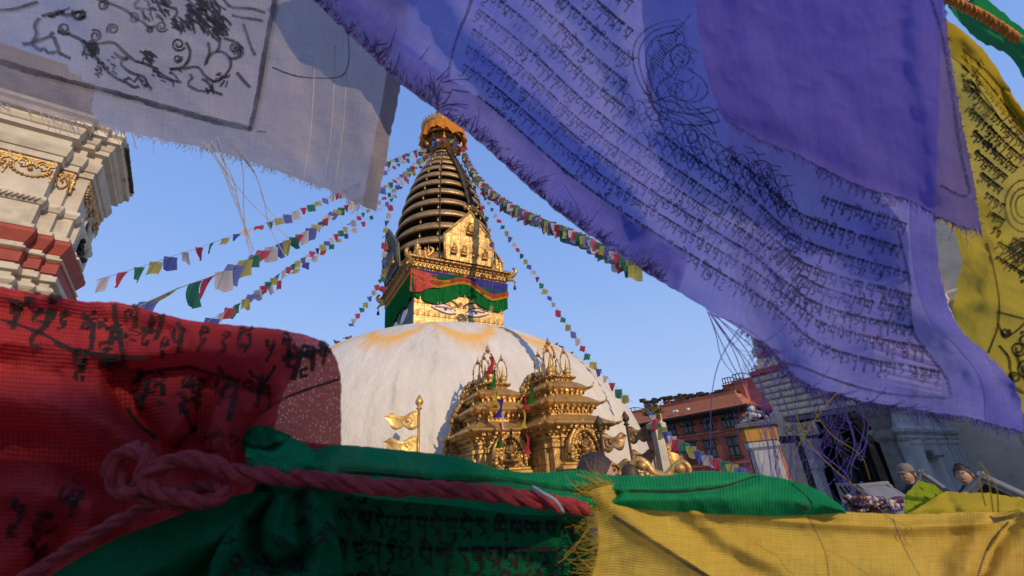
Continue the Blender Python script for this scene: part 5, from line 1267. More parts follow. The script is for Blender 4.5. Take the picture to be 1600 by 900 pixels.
GL = [
 [[(0, 1), (.8, 1)], [(.12, 1), (.05, .72), (.2, .55), (.36, .7), (.38, 1)], [(.38, .75), (.55, .55), (.7, .6)], [(.72, 1), (.72, -.1)]],
 [[(0, 1), (.5, 1)], [(.42, 1), (.12, .8), (.4, .6), (.45, .35), (.2, .2)]],
 [[(0, 1), (.5, 1)], [(.4, 1), (.12, .75), (.35, .55), (.5, .2), (.45, -.2)]],
 [[(0, 1), (.6, 1)], [(.3, 1), (.08, .7), (.3, .5), (.5, .55)], [(.52, 1), (.52, -.35)]],
 [[(0, 1), (.2, 1)], [(.1, 1), (.12, .55), (.5, .45)], [(.5, 1), (.5, .0)], [(.4, 1), (.6, 1)]],
 [[(0, 1), (.2, 1)], [(.12, 1), (.1, .6), (.3, .5), (.42, .68), (.2, .72)], [(.42, .6), (.55, .5)], [(.55, 1), (.55, .0)], [(.45, 1), (.65, 1)]],
 [[(0, 1), (.2, 1)], [(.1, 1), (.1, .6), (.35, .5), (.36, .8)], [(.35, .5), (.6, .5)], [(.6, 1), (.6, 0)]],
 [[(0, 1), (.45, 1)], [(.4, 1), (.15, .78), (.4, .62), (.3, .3), (.1, .1)]],
 [[(.1, 1), (.0, .7), (.15, .5), (.3, .65), (.3, 1)], [(.3, .6), (.45, .5), (.6, .6)], [(.62, 1), (.62, 0)], [(.5, 1), (.7, 1)]],
 [[(0, 1), (.3, 1)], [(.15, 1), (.08, .6), (.3, .5), (.5, .3), (.6, .0)], [(.55, 1), (.55, .4), (.2, .1)], [(.45, 1), (.65, 1)]],
 [[(0, 1), (.6, 1)], [(.15, 1), (.05, .6), (.3, .55), (.3, 1)], [(.55, 1), (.55, -.3)]],
 [[(0, 1), (.15, 1)], [(.08, 1), (.08, .45), (.5, .45)], [(.5, 1), (.5, .45), (.3, .1)], [(.4, 1), (.6, 1)]],
 [[(0, 1), (.55, 1)], [(.45, 1), (.15, .85), (.1, .55), (.35, .4), (.5, .55), (.45, .75)]],
 [[(0, 1), (.5, 1)], [(.4, 1), (.1, .8), (.25, .55), (.5, .6), (.45, .3), (.2, .15)]]]
VOW = [[(.1, 1.15), (.3, 1.35), (.5, 1.22), (.55, 1.1)], [(.5, 0), (.25, -.2), (.4, -.45), (.6, -.3)], [(.15, 1.4), (.5, 1.12)], [(.05, 1.32), (.3, 1.12), (.6, 1.35)]]

CW = clothmat('white_cotton', (.66, .58, .58), (.54, .47, .51), sheer=.10, weave=.0022, trans=.55, stain=(.46, .39, .39))
CB = clothmat('blue_cotton', (.20, .225, .84), (.42, .40, .86), ns=7., sheer=.08, weave=.0016, trans=.6, wamp=.3)
CB2 = clothmat('violet_blue_cotton', (.21, .18, .72), (.30, .25, .80), sheer=.05, weave=.0014, trans=.6)
CY = clothmat('yellow_cotton', (.80, .62, .08), (.70, .54, .06), sheer=.05, weave=.0018, trans=.5, stain=(.40, .22, .04))
CYB = clothmat('bright_yellow_cotton', (.86, .62, .12), (.80, .53, .09), sheer=.02, ws=.04, weave=.0018, trans=.45, stain=(.74, .34, .12), wamp=.5)
CR = clothmat('red_cotton', (.70, .085, .09), (.54, .05, .06), ws=.05, tint=.35, sheer=.02, weave=.0036, trans=.5, holes=.8, wamp=.5)
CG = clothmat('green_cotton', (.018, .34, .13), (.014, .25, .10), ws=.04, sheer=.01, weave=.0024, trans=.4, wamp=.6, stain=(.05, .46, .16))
CGD = clothmat('shaded_green_cotton', (.009, .15, .055), (.006, .10, .038), ws=.015, sheer=.0, weave=.0022, trans=.25, wamp=.7)  # deeper green puts the shade of the low folds into the colour
CL = clothmat('lime_cotton', (.38, .50, .03), (.28, .42, .03), sheer=.05, weave=.002)
CGT = clothmat('bright_green_cotton', (.02, .36, .07), (.015, .22, .05), sheer=.05, weave=.003)
INKB = inkmat('blue_black_ink', (.025, .022, .09), .7); INKW = inkmat('grey_black_ink', (.02, .02, .035), .3); INKD = inkmat('black_ink', (.008, .006, .006), .2)
THB = plaincloth('blue_thread', (.20, .18, .62), .4); THW = plaincloth('grey_thread', (.78, .70, .68), .5); THY = plaincloth('yellow_thread', (.50, .36, .05), .3); THD = plaincloth('dark_thread', (.07, .06, .20), .1)
ZO = Vector((0, 0, EYE))

def fringe(cl, side, a0, a1, n, lpx, mat, parent, name='fringe', dirn=None, seed=1, w=1.2, spread=.35, inward=False):
    """loose threads along one edge of a cloth"""
    rr = random.Random(seed); m = MB()
    for k in range(n):
        a = a0+(a1-a0)*rr.random(); L = lpx*rr.uniform(.15, 1.)*(.35+.85*abs(sin(a*41+seed)*cos(a*97+seed*2))**.6)*(2. if rr.random() < .05 else 1); e = .02
        u, v = (a, 0.) if side == 'B' else (a, 1.) if side == 'T' else (0., a) if side == 'L' else (1., a)
        iu, iv = (u, v+e if side == 'B' else v-e) if side in 'BT' else (u+e if side == 'L' else u-e, v)
        x0, y0 = cl.samp(cl.X, u, v), cl.samp(cl.Y, u, v); x1, y1 = cl.samp(cl.X, iu, iv), cl.samp(cl.Y, iu, iv); d0 = cl.samp(cl.D, u, v)
        dx, dy = x0-x1, y0-y1
        if inward: dx, dy = -dx, -dy
        if dirn: dx, dy = dirn
        l = hypot(dx, dy)+1e-9; dx, dy = dx/l, dy/l; an = rr.gauss(0, spread); dx, dy = dx*cos(an)-dy*sin(an), dx*sin(an)+dy*cos(an)
        cu = rr.gauss(0, .45); pts = []
        for q in range(5):
            t = q/4; pts.append(P(x0+dx*L*t-dy*cu*L*t*t, y0+dy*L*t+dx*cu*L*t*t, d0-.0012-.002*t*(1 if inward else rr.uniform(-1, 1)))-ZO)
        m.tube(pts, lambda t: w*d0/FPX*.5*(1-.5*t), 3, cap=False)
    return m.build(name, mat, parent, kind='stuff')
def threads(parent, mat, plist, d, w=1.6, n=26, name='loose_thread'):
    for pl_ in plist:
        pts = [P(*(p if len(p) == 3 else (*p, d)))-ZO for p in pl_]; m = MB(); m.tube(vcrom(pts, n), lambda t: w*d/FPX*.5*(1-.35*t), 5); m.build(name, mat, parent)

def flagthing(label, cat='prayer flag'): return thing('prayer_flag', label, cat, ZO)
# ---- white flag, top left
cw = Cloth(B=[(-170, 112, .60), (0, 160, .60), (160, 198, .585), (350, 240, .57), (520, 300, .555), (588, 331, .545)],
           R=[(588, 331, .545), (604, 245, .548), (626, 128, .550), (640, -20, .555), (655, -170, .56)],
           T=[(-190, -240, .63), (200, -220, .60), (655, -170, .56)], L=[(-170, 112, .60), (-180, -60, .62), (-190, -240, .63)], nu=170, nv=110,
           folds=[([(560, 60), (585, 330)], 26, .010), ([(470, 60), (500, 290)], 22, -.008), ([(0, 20), (170, 190)], 60, .012), ([(300, -20), (420, 240)], 50, .006), ([(100, 60), (260, 210)], 40, -.006)], rip=.008, rs=260, seed=11, fine=.0008,
           sheer=lambda X, Y: .22*np.exp(-((X-60)/90)**2)+.10*np.exp(-((Y-.25*X-150)/22)**2))
fw = flagthing('greyish white prayer flag printed with a prancing lion, across the top left corner')
cw.build('cloth', CW, fw, ZO); cw.build('hem', CW, fw, ZO, (164, 170, 0, 110), .0012)
ik = Ink(cw, 3)
ik.px([(-60, 78), (0, 97), (100, 127), (200, 152), (300, 180), (393, 202)], 7.5); ik.px([(393, 203), (405, 150), (420, 60), (432, 0), (440, -50)], 8.5)
K = 3.81; c_ = lambda *p: [(a/K, b/K) for a, b in p]
def spiral(cx, cy, r, turns=1.6, a0=0, w=2.6, k=K): ik.px([((cx+r*(1-.75*i/22)*cos(a0+i/22*turns*2*pi))/k, (cy+r*(1-.75*i/22)*sin(a0+i/22*turns*2*pi))/k) for i in range(23)], w, False)
L1 = [((540, -30), (620, 10), (700, 40), (770, 75), (800, 110), (850, 130), (890, 165), (930, 160)), ((250, 100), (340, 80), (400, 95), (450, 80), (500, 70), (510, 100), (470, 115), (435, 95), (440, 60)),
      ((320, 190), (300, 220), (240, 240), (190, 260), (135, 265)), ((190, 260), (240, 300), (270, 290), (290, 320), (340, 310), (380, 330), (420, 350)), ((320, 215), (340, 270), (370, 330)),
      ((340, 190), (410, 205), (470, 230), (540, 265), (620, 260), (680, 255), (740, 310), (800, 360), (860, 380), (910, 400), (950, 435), (1020, 475), (1080, 490)),
      ((490, 240), (530, 290), (580, 350), (640, 420), (700, 470), (750, 490), (800, 520), (830, 515)), ((680, 310), (720, 345), (770, 350), (720, 370), (760, 420), (800, 440), (860, 460), (880, 500), (905, 530)),
      ((740, 480), (760, 460), (800, 490), (820, 460), (850, 490)), ((1110, 250), (1135, 310), (1120, 370), (1080, 405), (1010, 415)), ((1240, 250), (1250, 310), (1220, 390)),
      ((1260, 215), (1310, 250), (1300, 300), (1250, 330), (1230, 380)), ((1010, 415), (1100, 410), (1180, 400), (1220, 450), (1290, 490), (1340, 450), (1375, 400), (1370, 350), (1330, 310), (1290, 310)),
      ((1130, 440), (1150, 460), (1120, 500), (1180, 540), (1220, 545), (1260, 540), (1240, 490), (1200, 470)), ((1260, 540), (1325, 565)), ((1330, 230), (1380, 240), (1430, 270), (1450, 310), (1420, 345), (1370, 350)),
      ((1320, -20), (1370, 40), (1420, 50), (1500, 55), (1580, 75)), ((1380, 90), (1450, 110), (1520, 115), (1565, 125)), ((1450, 140), (1470, 200), (1500, 290), (1520, 330)), ((1410, 430), (1450, 480), (1490, 520)),
      ((0, 65), (80, 60), (150, 40), (230, 15)), ((830, 0), (800, 40), (860, 60), (850, 100), (890, 120)), ((950, 0), (1000, 40), (1060, 60), (1040, 110)), ((240, 110), (210, 150), (225, 210), (195, 250))]
for l_ in L1: ik.px(c_(*l_), 3.7)
for a in ((570, 215, 38), (675, 175, 36), (1065, 265, 42), (1060, 350, 26), (800, 110, 34), (615, 30, 34), (385, 172, 40), (470, 90, 36), (965, 158, 36), (1395, 280, 34), (895, 180, 20)): spiral(*a, 1.5, random.random()*6)
rr = random.Random(6)
def hatch(x0, y0, x1, y1, n, ang, L, w=2.2, k=K, curl=.3):
    for _ in range(n):
        x, y = rr.uniform(x0, x1), rr.uniform(y0, y1); a = ang+rr.gauss(0, curl); l = L*rr.uniform(.5, 1.2)
        ik.px([(x/k, y/k), ((x+l*.5*cos(a)+8)/k, (y+l*.5*sin(a))/k), ((x+l*cos(a))/k, (y+l*sin(a))/k)], w)
hatch(1100, -40, 1290, 120, 60, .9, 90, 2.6); hatch(1180, 90, 1330, 200, 34, .8, 70, 2.6); hatch(830, -30, 980, 100, 30, .8, 60); hatch(1010, 90, 1110, 180, 24, .8, 60); hatch(490, 235, 570, 320, 26, 1.1, 60); hatch(830, 300, 900, 360, 16, .8, 60)
hatch(560, 330, 680, 450, 20, .9, 40); hatch(900, 400, 1070, 480, 14, .5, 45); hatch(1290, 430, 1370, 480, 12, 2.2, 40); hatch(270, 60, 380, 100, 12, 0, 40); hatch(830, 470, 870, 510, 8, 1, 30); hatch(1220, 500, 1260, 540, 8, 1, 30); hatch(1380, 260, 1430, 310, 10, 1, 30)
ik.px([(425, 105), (460, 118), (500, 122), (535, 118), (545, 95), (543, 40)], 1.8); ik.px([(400, 205), (416, 206)], 1.5)
ik.build('printed_lion', INKW, fw, ZO)
fringe(cw, 'B', .42, .98, 260, 14, THW, fw, seed=2, w=1.1, spread=.15); fringe(cw, 'B', .12, .5, 60, 42, THW, fw, 'frayed_edge', (.6, .8), 3, 1.5, .35)
threads(fw, THW, [[(318, 222), (345, 262), (365, 310), (380, 350), (392, 404)], [(325, 225), (352, 270), (372, 320), (385, 360), (394, 398)], [(330, 220), (362, 275), (376, 330), (396, 390)], [(372, 230), (380, 270), (381, 330), (386, 380)],
                  [(360, 225), (395, 265), (412, 310), (420, 350), (446, 402)], [(335, 240), (362, 280), (395, 320), (430, 352), (450, 372)], [(365, 230), (400, 275), (415, 320), (440, 350)], [(340, 215), (350, 250), (358, 285), (370, 300)]], .57, 1.7)
for x in (486, 518, 536):   # drawn threads as thin pale ribbons on the cloth
    ik2 = Ink(cw, x); ik2.px([(x+6, 70+(x%7)*9), (x, 200), (x-12, 285)], 1.0); ik2.build('drawn_thread', THW, fw, ZO)

# ---- large blue flag
cb = Cloth(B=[(430, -70, .535), (490, 0, .535), (560, 68, .53), (625, 130, .52), (740, 215, .495), (870, 330, .47), (1000, 420, .46), (1110, 487, .45), (1195, 540, .45), (1255, 596, .44), (1330, 622, .44), (1420, 638, .44), (1520, 654, .44), (1598, 673, .44)],
           R=[(1598, 673, .44), (1590, 612, .45), (1545, 555, .46), (1500, 515, .46), (1474, 450, .47), (1462, 350, .48), (1466, 200, .50), (1475, -80, .52)],
           T=[(900, -420, .56), (1200, -260, .54), (1475, -80, .52)], L=[(430, -70, .535), (640, -240, .53), (900, -420, .56)], nu=240, nv=170,
           folds=[([(700, -20), (740, 60), (830, 150), (920, 230), (1000, 300), (1010, 380)], 28, 0.0319), ([(850, -20), (900, 60), (935, 130), (1010, 220), (1120, 300), (1200, 330)], 30, -0.0232),
                  ([(640, 20), (760, 160), (900, 290), (1100, 440)], 34, -0.0174), ([(1010, 200), (1130, 250), (1280, 300), (1440, 360)], 34, 0.0203), ([(1000, 330), (1080, 440), (1170, 540)], 24, 0.0174),
                  ([(1180, 420), (1230, 520), (1290, 600)], 26, 0.0145), ([(1400, 380), (1430, 480), (1540, 590)], 26, 0.0232), ([(1480, 470), (1540, 560), (1590, 640)], 14, -0.0174), ([(1250, 330), (1310, 450), (1330, 600)], 36, -0.0116), ([(960, -40), (985, 80), (1000, 200)], 26, 0.0145)],
           rip=.012, rs=240, seed=4, fine=.0020, sheer=lambda X, Y: .16*np.exp(-((X-1440)/45)**2)*(Y > 380)+.10*np.exp(-((X-1350)/60)**2-((Y-560)/60)**2))
fb = flagthing('very large blue prayer flag covered in printed script, sweeping from top centre rightwards')
cb.build('cloth', CB, fb, ZO)
cb.build('hem', CB, fb, ZO, (8, 140, 0, 15), .0022); cb.build('hem', CB, fb, ZO, (229, 240, 0, 120), .0016)
ik = Ink(cb, 5)
ik.px([(742, -20), (733, 12), (716, 55), (703, 100), (702, 130), (716, 175), (738, 200)], 4)
ik.px([(1170, 553), (1215, 565), (1250, 572), (1300, 592), (1370, 612), (1430, 619), (1486, 622)], 3.2); ik.px([(1486, 622), (1478, 590), (1455, 560), (1428, 520), (1421, 480), (1420, 440), (1412, 400), (1402, 360)], 3.2)
def pmask(px, py):
    if 975 < px < 1085 and py < 215: return True
    if px > 1080 and py < 205: return True
    if 985 < px < 1270 and py > 150 and py < 150+.55*(px-985)+70 and py > 60: return py < 120+.58*(px-960)+40
    b = np.interp(py, [0, 100, 200], [745, 712, 745])
    if px < b: return True
    if px > np.interp(py, [300, 440, 520, 560, 600, 640], [1395, 1405, 1412, 1440, 1465, 1480]): return True
    return False
for k in range(19):
    v = .060+.050*k
    for ua in np.arange(.10, .98, .11):
        vpx = np.linalg.norm(cb.jac(min(ua+.05, .97), v)[:, 1])*.05
        ik.text(ua, min(ua+.105, .985), v, min(18., max(11., .52*vpx)), .135, mask=pmask)
# seated printed figure in an arched halo
rr = random.Random(8)
K = 1.0
for o_ in (0, 9, 20):
    ik.px([(1062-o_*.2, 30+o_), (1025, 38+o_), (1000+o_*.6, 55+o_), (989+o_, 80+o_*.5), (992+o_, 110), (1005+o_*.8, 140), (1022+o_*.5, 160)], 2)
for k in range(34):
    t = k/33; x = 1062-70*sin(t*pi*.55)+22*t*t; y = 28+130*t; ik.px([(x+2, y+6), (x+12, y+16)], 1.6)
ik.px([(1058, 70), (1040, 85), (1035, 105), (1048, 120), (1070, 128), (1085, 120)], 2); ik.px([(1040, 85), (1030, 60), (1060, 45), (1080, 20)], 2)
ik.px([(1020, 160), (1050, 150), (1080, 165), (1110, 190), (1120, 215)], 2); ik.px([(1000, 190), (1030, 175), (1070, 185), (1105, 215), (1150, 240)], 2); ik.px([(1060, 130), (1055, 150), (1070, 175), (1100, 185)], 2)
ik.px([(1045, 155), (1080, 172), (1110, 168), (1125, 190)], 1.8)
for row in range(4):
    for k in range(13):
        x = 975+k*20+row*8; y = 165+row*20+k*10.5
        ik.px([(x, y), (x-5, y-10), (x+3, y-20), (x+13, y-11), (x+15, y)], 1.9)
        ik.px([(x+3, y-3), (x+5, y-14)], 1.3)
for k in range(80):
    x = rr.uniform(1000, 1235); y = 150+(x-985)*.55+rr.uniform(-25, 48); a = rr.uniform(-.5, 1.4); l = rr.uniform(8, 22)
    if x > 1110 and y < 225: continue
    ik.px([(x, y), (x+l*.5*cos(a)+3, y+l*.5*sin(a)), (x+l*cos(a), y+l*sin(a))], 1.5)
for k in range(60):
    x = rr.uniform(1010, 1080); y = rr.uniform(60, 170); a = rr.uniform(0, 2.5); l = rr.uniform(8, 20); ik.px([(x, y), (x+l*.5*cos(a)+3, y+l*.5*sin(a)), (x+l*cos(a), y+l*sin(a))], 1.3)
ik.px([(1062, 68), (1074, 74), (1078, 88), (1072, 102), (1060, 106), (1050, 98), (1048, 82), (1062, 68)], 2.4); ik.px([(1056, 66), (1058, 54), (1066, 50), (1070, 60), (1068, 68)], 2.2)
ik.px([(1057, 106), (1050, 118), (1034, 126), (1026, 142), (1036, 156), (1056, 160)], 2.4); ik.px([(1072, 106), (1084, 114), (1098, 124), (1106, 142), (1096, 156), (1078, 160)], 2.4)
ik.px([(1040, 130), (1050, 150), (1068, 158), (1086, 152), (1092, 132)], 2); ik.px([(1022, 160), (1046, 172), (1078, 178), (1108, 176), (1126, 168)], 2.6); ik.px([(1020, 172), (1050, 190), (1090, 196), (1124, 190)], 2.6); ik.px([(1056, 84), (1060, 86)], 2); ik.px([(1067, 84), (1071, 86)], 2); ik.px([(1060, 97), (1068, 97)], 2)
spiral(1192, 268, 24, 1.5, 1, 2, 1); spiral(1080, 215, 16, 1.5, 2, 2, 1); spiral(1135, 245, 18, 1.4, 0, 2, 1)
ik.build('printed_script', INKB, fb, ZO)
for k in range(26):
    t = k/25; x = float(np.interp(t, [0, .3, .6, 1], [1463, 1478, 1525, 1575])); y = float(np.interp(t, [0, .3, .6, 1], [345, 440, 530, 640])); ik3 = Ink(cb, k); ik3.px([(x, y), (x+3*t, y+6)], 1.5); ik3.build('stitch', THW, fb, ZO)
fringe(cb, 'B', .05, .56, 520, 30, THD, fb, 'folded_fringe', (.55, -.75), 5, 1.7, .22, True)
m_ = fringe(cb, 'B', .16, .25, 60, 60, THD, fb, 'frayed_tuft', (.80, -.55), 8, 2.4, .25, True)
fringe(cb, 'B', .66, 1., 420, 20, THB, fb, 'fringe', None, 6, 1.3, .5); fringe(cb, 'B', .68, .80, 260, 48, THB, fb, 'frayed_edge', (.1, 1), 7, 1.2, .8); fringe(cb, 'B', .78, .9, 90, 46, THD, fb, 'dark_frayed_edge', (.8, .5), 9, 1.5, .3)
threads(fb, THB, [[(1108, 488), (1130, 520), (1160, 560), (1185, 620), (1205, 680), (1218, 780)], [(1110, 488), (1140, 530), (1175, 575), (1200, 640), (1210, 700), (1222, 790)], [(1105, 486), (1125, 530), (1150, 580), (1190, 640), (1215, 720), (1220, 800)],
                  [(1112, 490), (1150, 520), (1190, 560), (1230, 640), (1245, 720), (1240, 800)], [(1162, 505), (1140, 535), (1122, 570), (1112, 620), (1110, 700), (1112, 790)], [(1115, 492), (1160, 510), (1210, 550), (1250, 620)],
                  [(1106, 487), (1118, 520), (1128, 560), (1150, 590)], [(1120, 494), (1165, 545), (1186, 590), (1195, 660), (1210, 760)], [(1112, 490), (1145, 545), (1165, 600), (1200, 700), (1206, 800)],
                  [(1312, 632), (1328, 660), (1334, 700), (1322, 740), (1330, 752)], [(1356, 620), (1357, 660), (1350, 700), (1332, 720), (1330, 750)], [(1275, 630), (1268, 660), (1275, 700), (1268, 740)], [(1240, 640), (1262, 690), (1290, 720), (1320, 750), (1338, 775)],
                  [(1320, 640), (1335, 690), (1345, 720), (1355, 690)], [(1245, 690), (1280, 715), (1305, 735), (1332, 772)], [(1270, 700), (1300, 722), (1325, 745), (1336, 776)], [(1335, 625), (1350, 660), (1345, 690), (1330, 730)], [(1255, 650), (1270, 690), (1280, 720), (1278, 760), (1262, 800)],
                  [(1200, 600), (1225, 660), (1215, 720), (1235, 780), (1230, 800)], [(1180, 570), (1205, 640), (1235, 700), (1228, 790)]], .445, 1.5)
threads(fb, THY, [[(1240, 640), (1262, 690), (1300, 730), (1330, 755), (1380, 800)], [(1270, 640), (1300, 680), (1345, 712), (1360, 750)], [(1320, 600), (1270, 660), (1240, 720), (1250, 800)]], .43, 1.3)
m = MB(); rr = random.Random(12)
for k in range(110):
    x, y = rr.gauss(1292, 26), rr.gauss(680, 34); a = rr.uniform(0, 6.28); a = rr.gauss(1.7, .7); l = rr.uniform(14, 46); c2 = rr.uniform(-.6, .6)
    pts = [P(x+l*t*cos(a+c2*t), y+l*t*sin(a+c2*t), .45+rr.uniform(-.003, .003))-ZO for t in (0, .33, .66, 1)]; m.tube(pts, .00022, 3, cap=False)
for k in range(50):
    x = rr.uniform(1150, 1240); y = rr.uniform(560, 780); l = rr.uniform(40, 140); pts = [P(x+10*sin(t*4+k)+l*.1*t, y+l*t, .45+rr.uniform(-.01, .01))-ZO for t in np.linspace(0, 1, 7)]; m.tube(pts, .00022, 3, cap=False)
m.build('thread_tangle', THB, fb, kind='stuff')

# ---- plain violet-blue flag lying over it
cv = Cloth(B=[(1128, 181, 0.435), (1180, 213, 0.430), (1235, 236, 0.430), (1290, 264, 0.430), (1350, 292, 0.425), (1420, 312, 0.425), (1480, 345, 0.425), (1533, 361, 0.420)],
           R=[(1533, 361, 0.420), (1520, 275, 0.425), (1500, 175, 0.430), (1485, 85, 0.435), (1476, 0, 0.440), (1470, -120, 0.450), (1465, -240, 0.460)],
           T=[(1080, -200, 0.470), (1270, -230, 0.470), (1465, -240, 0.460)], L=[(1128, 181, 0.435), (1105, 120, 0.440), (1093, 60, 0.445), (1085, -40, 0.450), (1080, -200, 0.470)], nu=130, nv=150,
           folds=[([(1150, -40), (1170, 60), (1210, 180)], 24, .008), ([(1430, -40), (1440, 120), (1470, 300)], 20, .014), ([(1300, -40), (1330, 140), (1400, 290)], 44, -.008), ([(1130, 190), (1290, 255), (1450, 325)], 18, -.008), ([(1230, -20), (1260, 120)], 30, .005)],
           rip=.008, rs=200, seed=23, fine=.0010, sheer=lambda X, Y: .22*(1/(1+np.exp(-(X-1408-.12*Y)/8))))
fv = flagthing('plain violet-blue prayer flag with feathered lower edge over the printed blue one')
cv.build('cloth', CB2, fv, ZO)
ik = Ink(cv, 7); ik.px([(1448, -20), (1470, 50), (1482, 110), (1493, 190), (1503, 250), (1514, 303), (1500, 306), (1470, 290)], 3); ik.build('seam', INKB, fv, ZO)
fringe(cv, 'B', 0, 1, 620, 15, THB, fv, 'fringe', None, 15, 1.0, .45); fringe(cv, 'R', 0, .9, 90, 7, THD, fv, 'frayed_edge', None, 16, 1.2, .7)

# ---- yellow printed flag at the right edge
cy = Cloth(B=[(1545, 600, .60), (1595, 645, .60), (1740, 665, .60)], R=[(1740, 665, .60), (1720, 500, .6), (1690, 260, .62)],
           T=[(1470, 25, .62), (1500, 45, .62), (1545, 88, .62), (1600, 172, .62), (1690, 260, .62)], L=[(1545, 600, .60), (1518, 550, .6), (1489, 494, .6), (1494, 450, .6), (1502, 405, .6), (1482, 350, .6), (1428, 315, .605), (1405, 200, .61), (1425, 70, .615), (1470, 25, .62)], nu=100, nv=170,
           folds=[([(1490, 480), (1540, 470), (1560, 380)], 16, .014), ([(1500, 60), (1560, 220), (1600, 400)], 24, .010), ([(1550, 100), (1600, 220)], 16, -.010), ([(1510, 60), (1620, 190)], 10, .010)], rip=.008, rs=160, seed=31, fine=.0012)
fy = flagthing('yellow prayer flag printed with script and ornament hanging at the right edge')
cy.build('cloth', CY, fy, ZO); cy.build('hem', CY, fy, ZO, (0, 100, 158, 170), .0016)
ik = Ink(cy, 9)
ymask = lambda px, py: px < np.interp(py, [60, 200, 380, 440, 520], [1500, 1506, 1545, 1555, 1546]) or (px > 1560 and 270 < py < 380) or py > 485
for k in range(12): ik.text(.04, .95, .42+.046*k, 11.5, .15, mask=ymask)
ik.px([(1502, 78), (1545, 118), (1600, 190)], 3.5); ik.px([(1541, 380), (1552, 420), (1560, 470), (1558, 510), (1543, 552)], 2.4); ik.px([(1558, 487), (1600, 498)], 2.4)
K = 1
for r_ in (16, 24, 34): ik.px([(1600+r_*.9*cos(a), 322+r_*1.2*sin(a)) for a in np.linspace(pi*.5, pi*1.5, 16)], 2.4)
for a in ((1590, 545, 12), (1603, 575, 16), (1585, 590, 10), (1570, 520, 8), (1600, 530, 12)): spiral(*a, 1.6, a[0], 3, 1)
ik.px([(1558, 505), (1570, 525), (1590, 515), (1604, 500)], 2.4); ik.px([(1560, 540), (1575, 560), (1580, 600), (1600, 615)], 3.5); ik.px([(1585, 550), (1600, 590), (1610, 610)], 4); ik.px([(1530, 95), (1526, 130), (1545, 160), (1560, 185)], 1.8)
rr = random.Random(31)
for k in range(50): x, y = rr.uniform(1500, 1530), rr.uniform(80, 140); ik.px([(x, y), (x+rr.uniform(2, 12), y+rr.uniform(2, 14))], 2)
ik.build('printed_script', INKD, fy, ZO)
# ---- bright green scrap and orange cord at the top right corner
cg = Cloth(B=[(1483, 14, .70), (1525, 60, .70), (1578, 88, .70), (1600, 122, .70), (1660, 210, .70)], R=[(1660, 210, .7), (1680, 180, .7), (1700, 150, .7)],
           T=[(1538, -6, .70), (1570, 22, .70), (1605, 52, .70), (1645, 95, .70), (1700, 150, .70)], L=[(1483, 14, .7), (1510, 4, .7), (1538, -6, .7)], nu=90, nv=50, folds=[([(1500, 20), (1600, 90)], 12, -.02), ([(1530, 10), (1640, 110)], 12, .012)], rip=.008, rs=60, seed=8)
fg = flagthing('bright green torn prayer flag scrap in the top right corner'); cg.build('cloth', CGT, fg, ZO)
fringe(cg, 'L', 0, 1, 50, 16, THD, fg, 'fringe', None, 3, 1.3, .6)
def rope(label, pts, rad_, nst, pitch, mat, nm='rope', cat='rope', lobes=4, n=220):
    path = vcrom([P(*p)-ZO for p in pts], n); t = thing(nm, label, cat, ZO); L = [0]
    for a, b in zip(path, path[1:]): L.append(L[-1]+(b-a).length)
    up = None; fr = []
    for i, p in enumerate(path):
        tg = (path[min(i+1, n-1)]-path[max(i-1, 0)]).normalized()
        if up is None: up = tg.orthogonal()
        up = (up-tg*up.dot(tg)).normalized(); fr.append((p, up.copy(), tg.cross(up)))
    for s_ in range(nst):
        cs = []
        for i, (p, a, b) in enumerate(fr):
            q = 2*pi*(L[i]/pitch+s_/nst); cs.append(p+a*(cos(q)*rad_*.52)+b*(sin(q)*rad_*.52))
        vs = []; nn_ = 16; up2 = None
        for i, p in enumerate(cs):
            tg = (cs[min(i+1, n-1)]-cs[max(i-1, 0)]).normalized()
            if up2 is None: up2 = tg.orthogonal()
            up2 = (up2-tg*up2.dot(tg)).normalized(); sd = tg.cross(up2)
            for k in range(nn_):
                a = 2*pi*k/nn_; r_ = rad_*.56*(1+.15*cos(lobes*a-2*pi*L[i]/pitch*1.3)+.05*sin(i*1.7+k*2.1)+.07*sin(i*.31+s_*2)); vs.append(p+up2*cos(a)*r_+sd*sin(a)*r_)
        m = MB(); m.add(vs, [(i*nn_+k, i*nn_+(k+1) % nn_, i*nn_+nn_+(k+1) % nn_, i*nn_+nn_+k) for i in range(n-1) for k in range(nn_)], None, True); m.build('strand', mat, t)
    return t
ORC = M('orange_twine', (.62, .28, .05), (.45, .16, .03), rough=.9, ns=60, bump=.6, bs=300, bd=.001)
rope('orange twine crossing the top right corner between the blue flag and the green scrap', [(1440, -22, .66), (1480, -2, .66), (1510, 12, .67), (1550, 34, .68), (1590, 62, .69)], .0062, 3, .03, ORC, 'twine', 'twine', n=60)

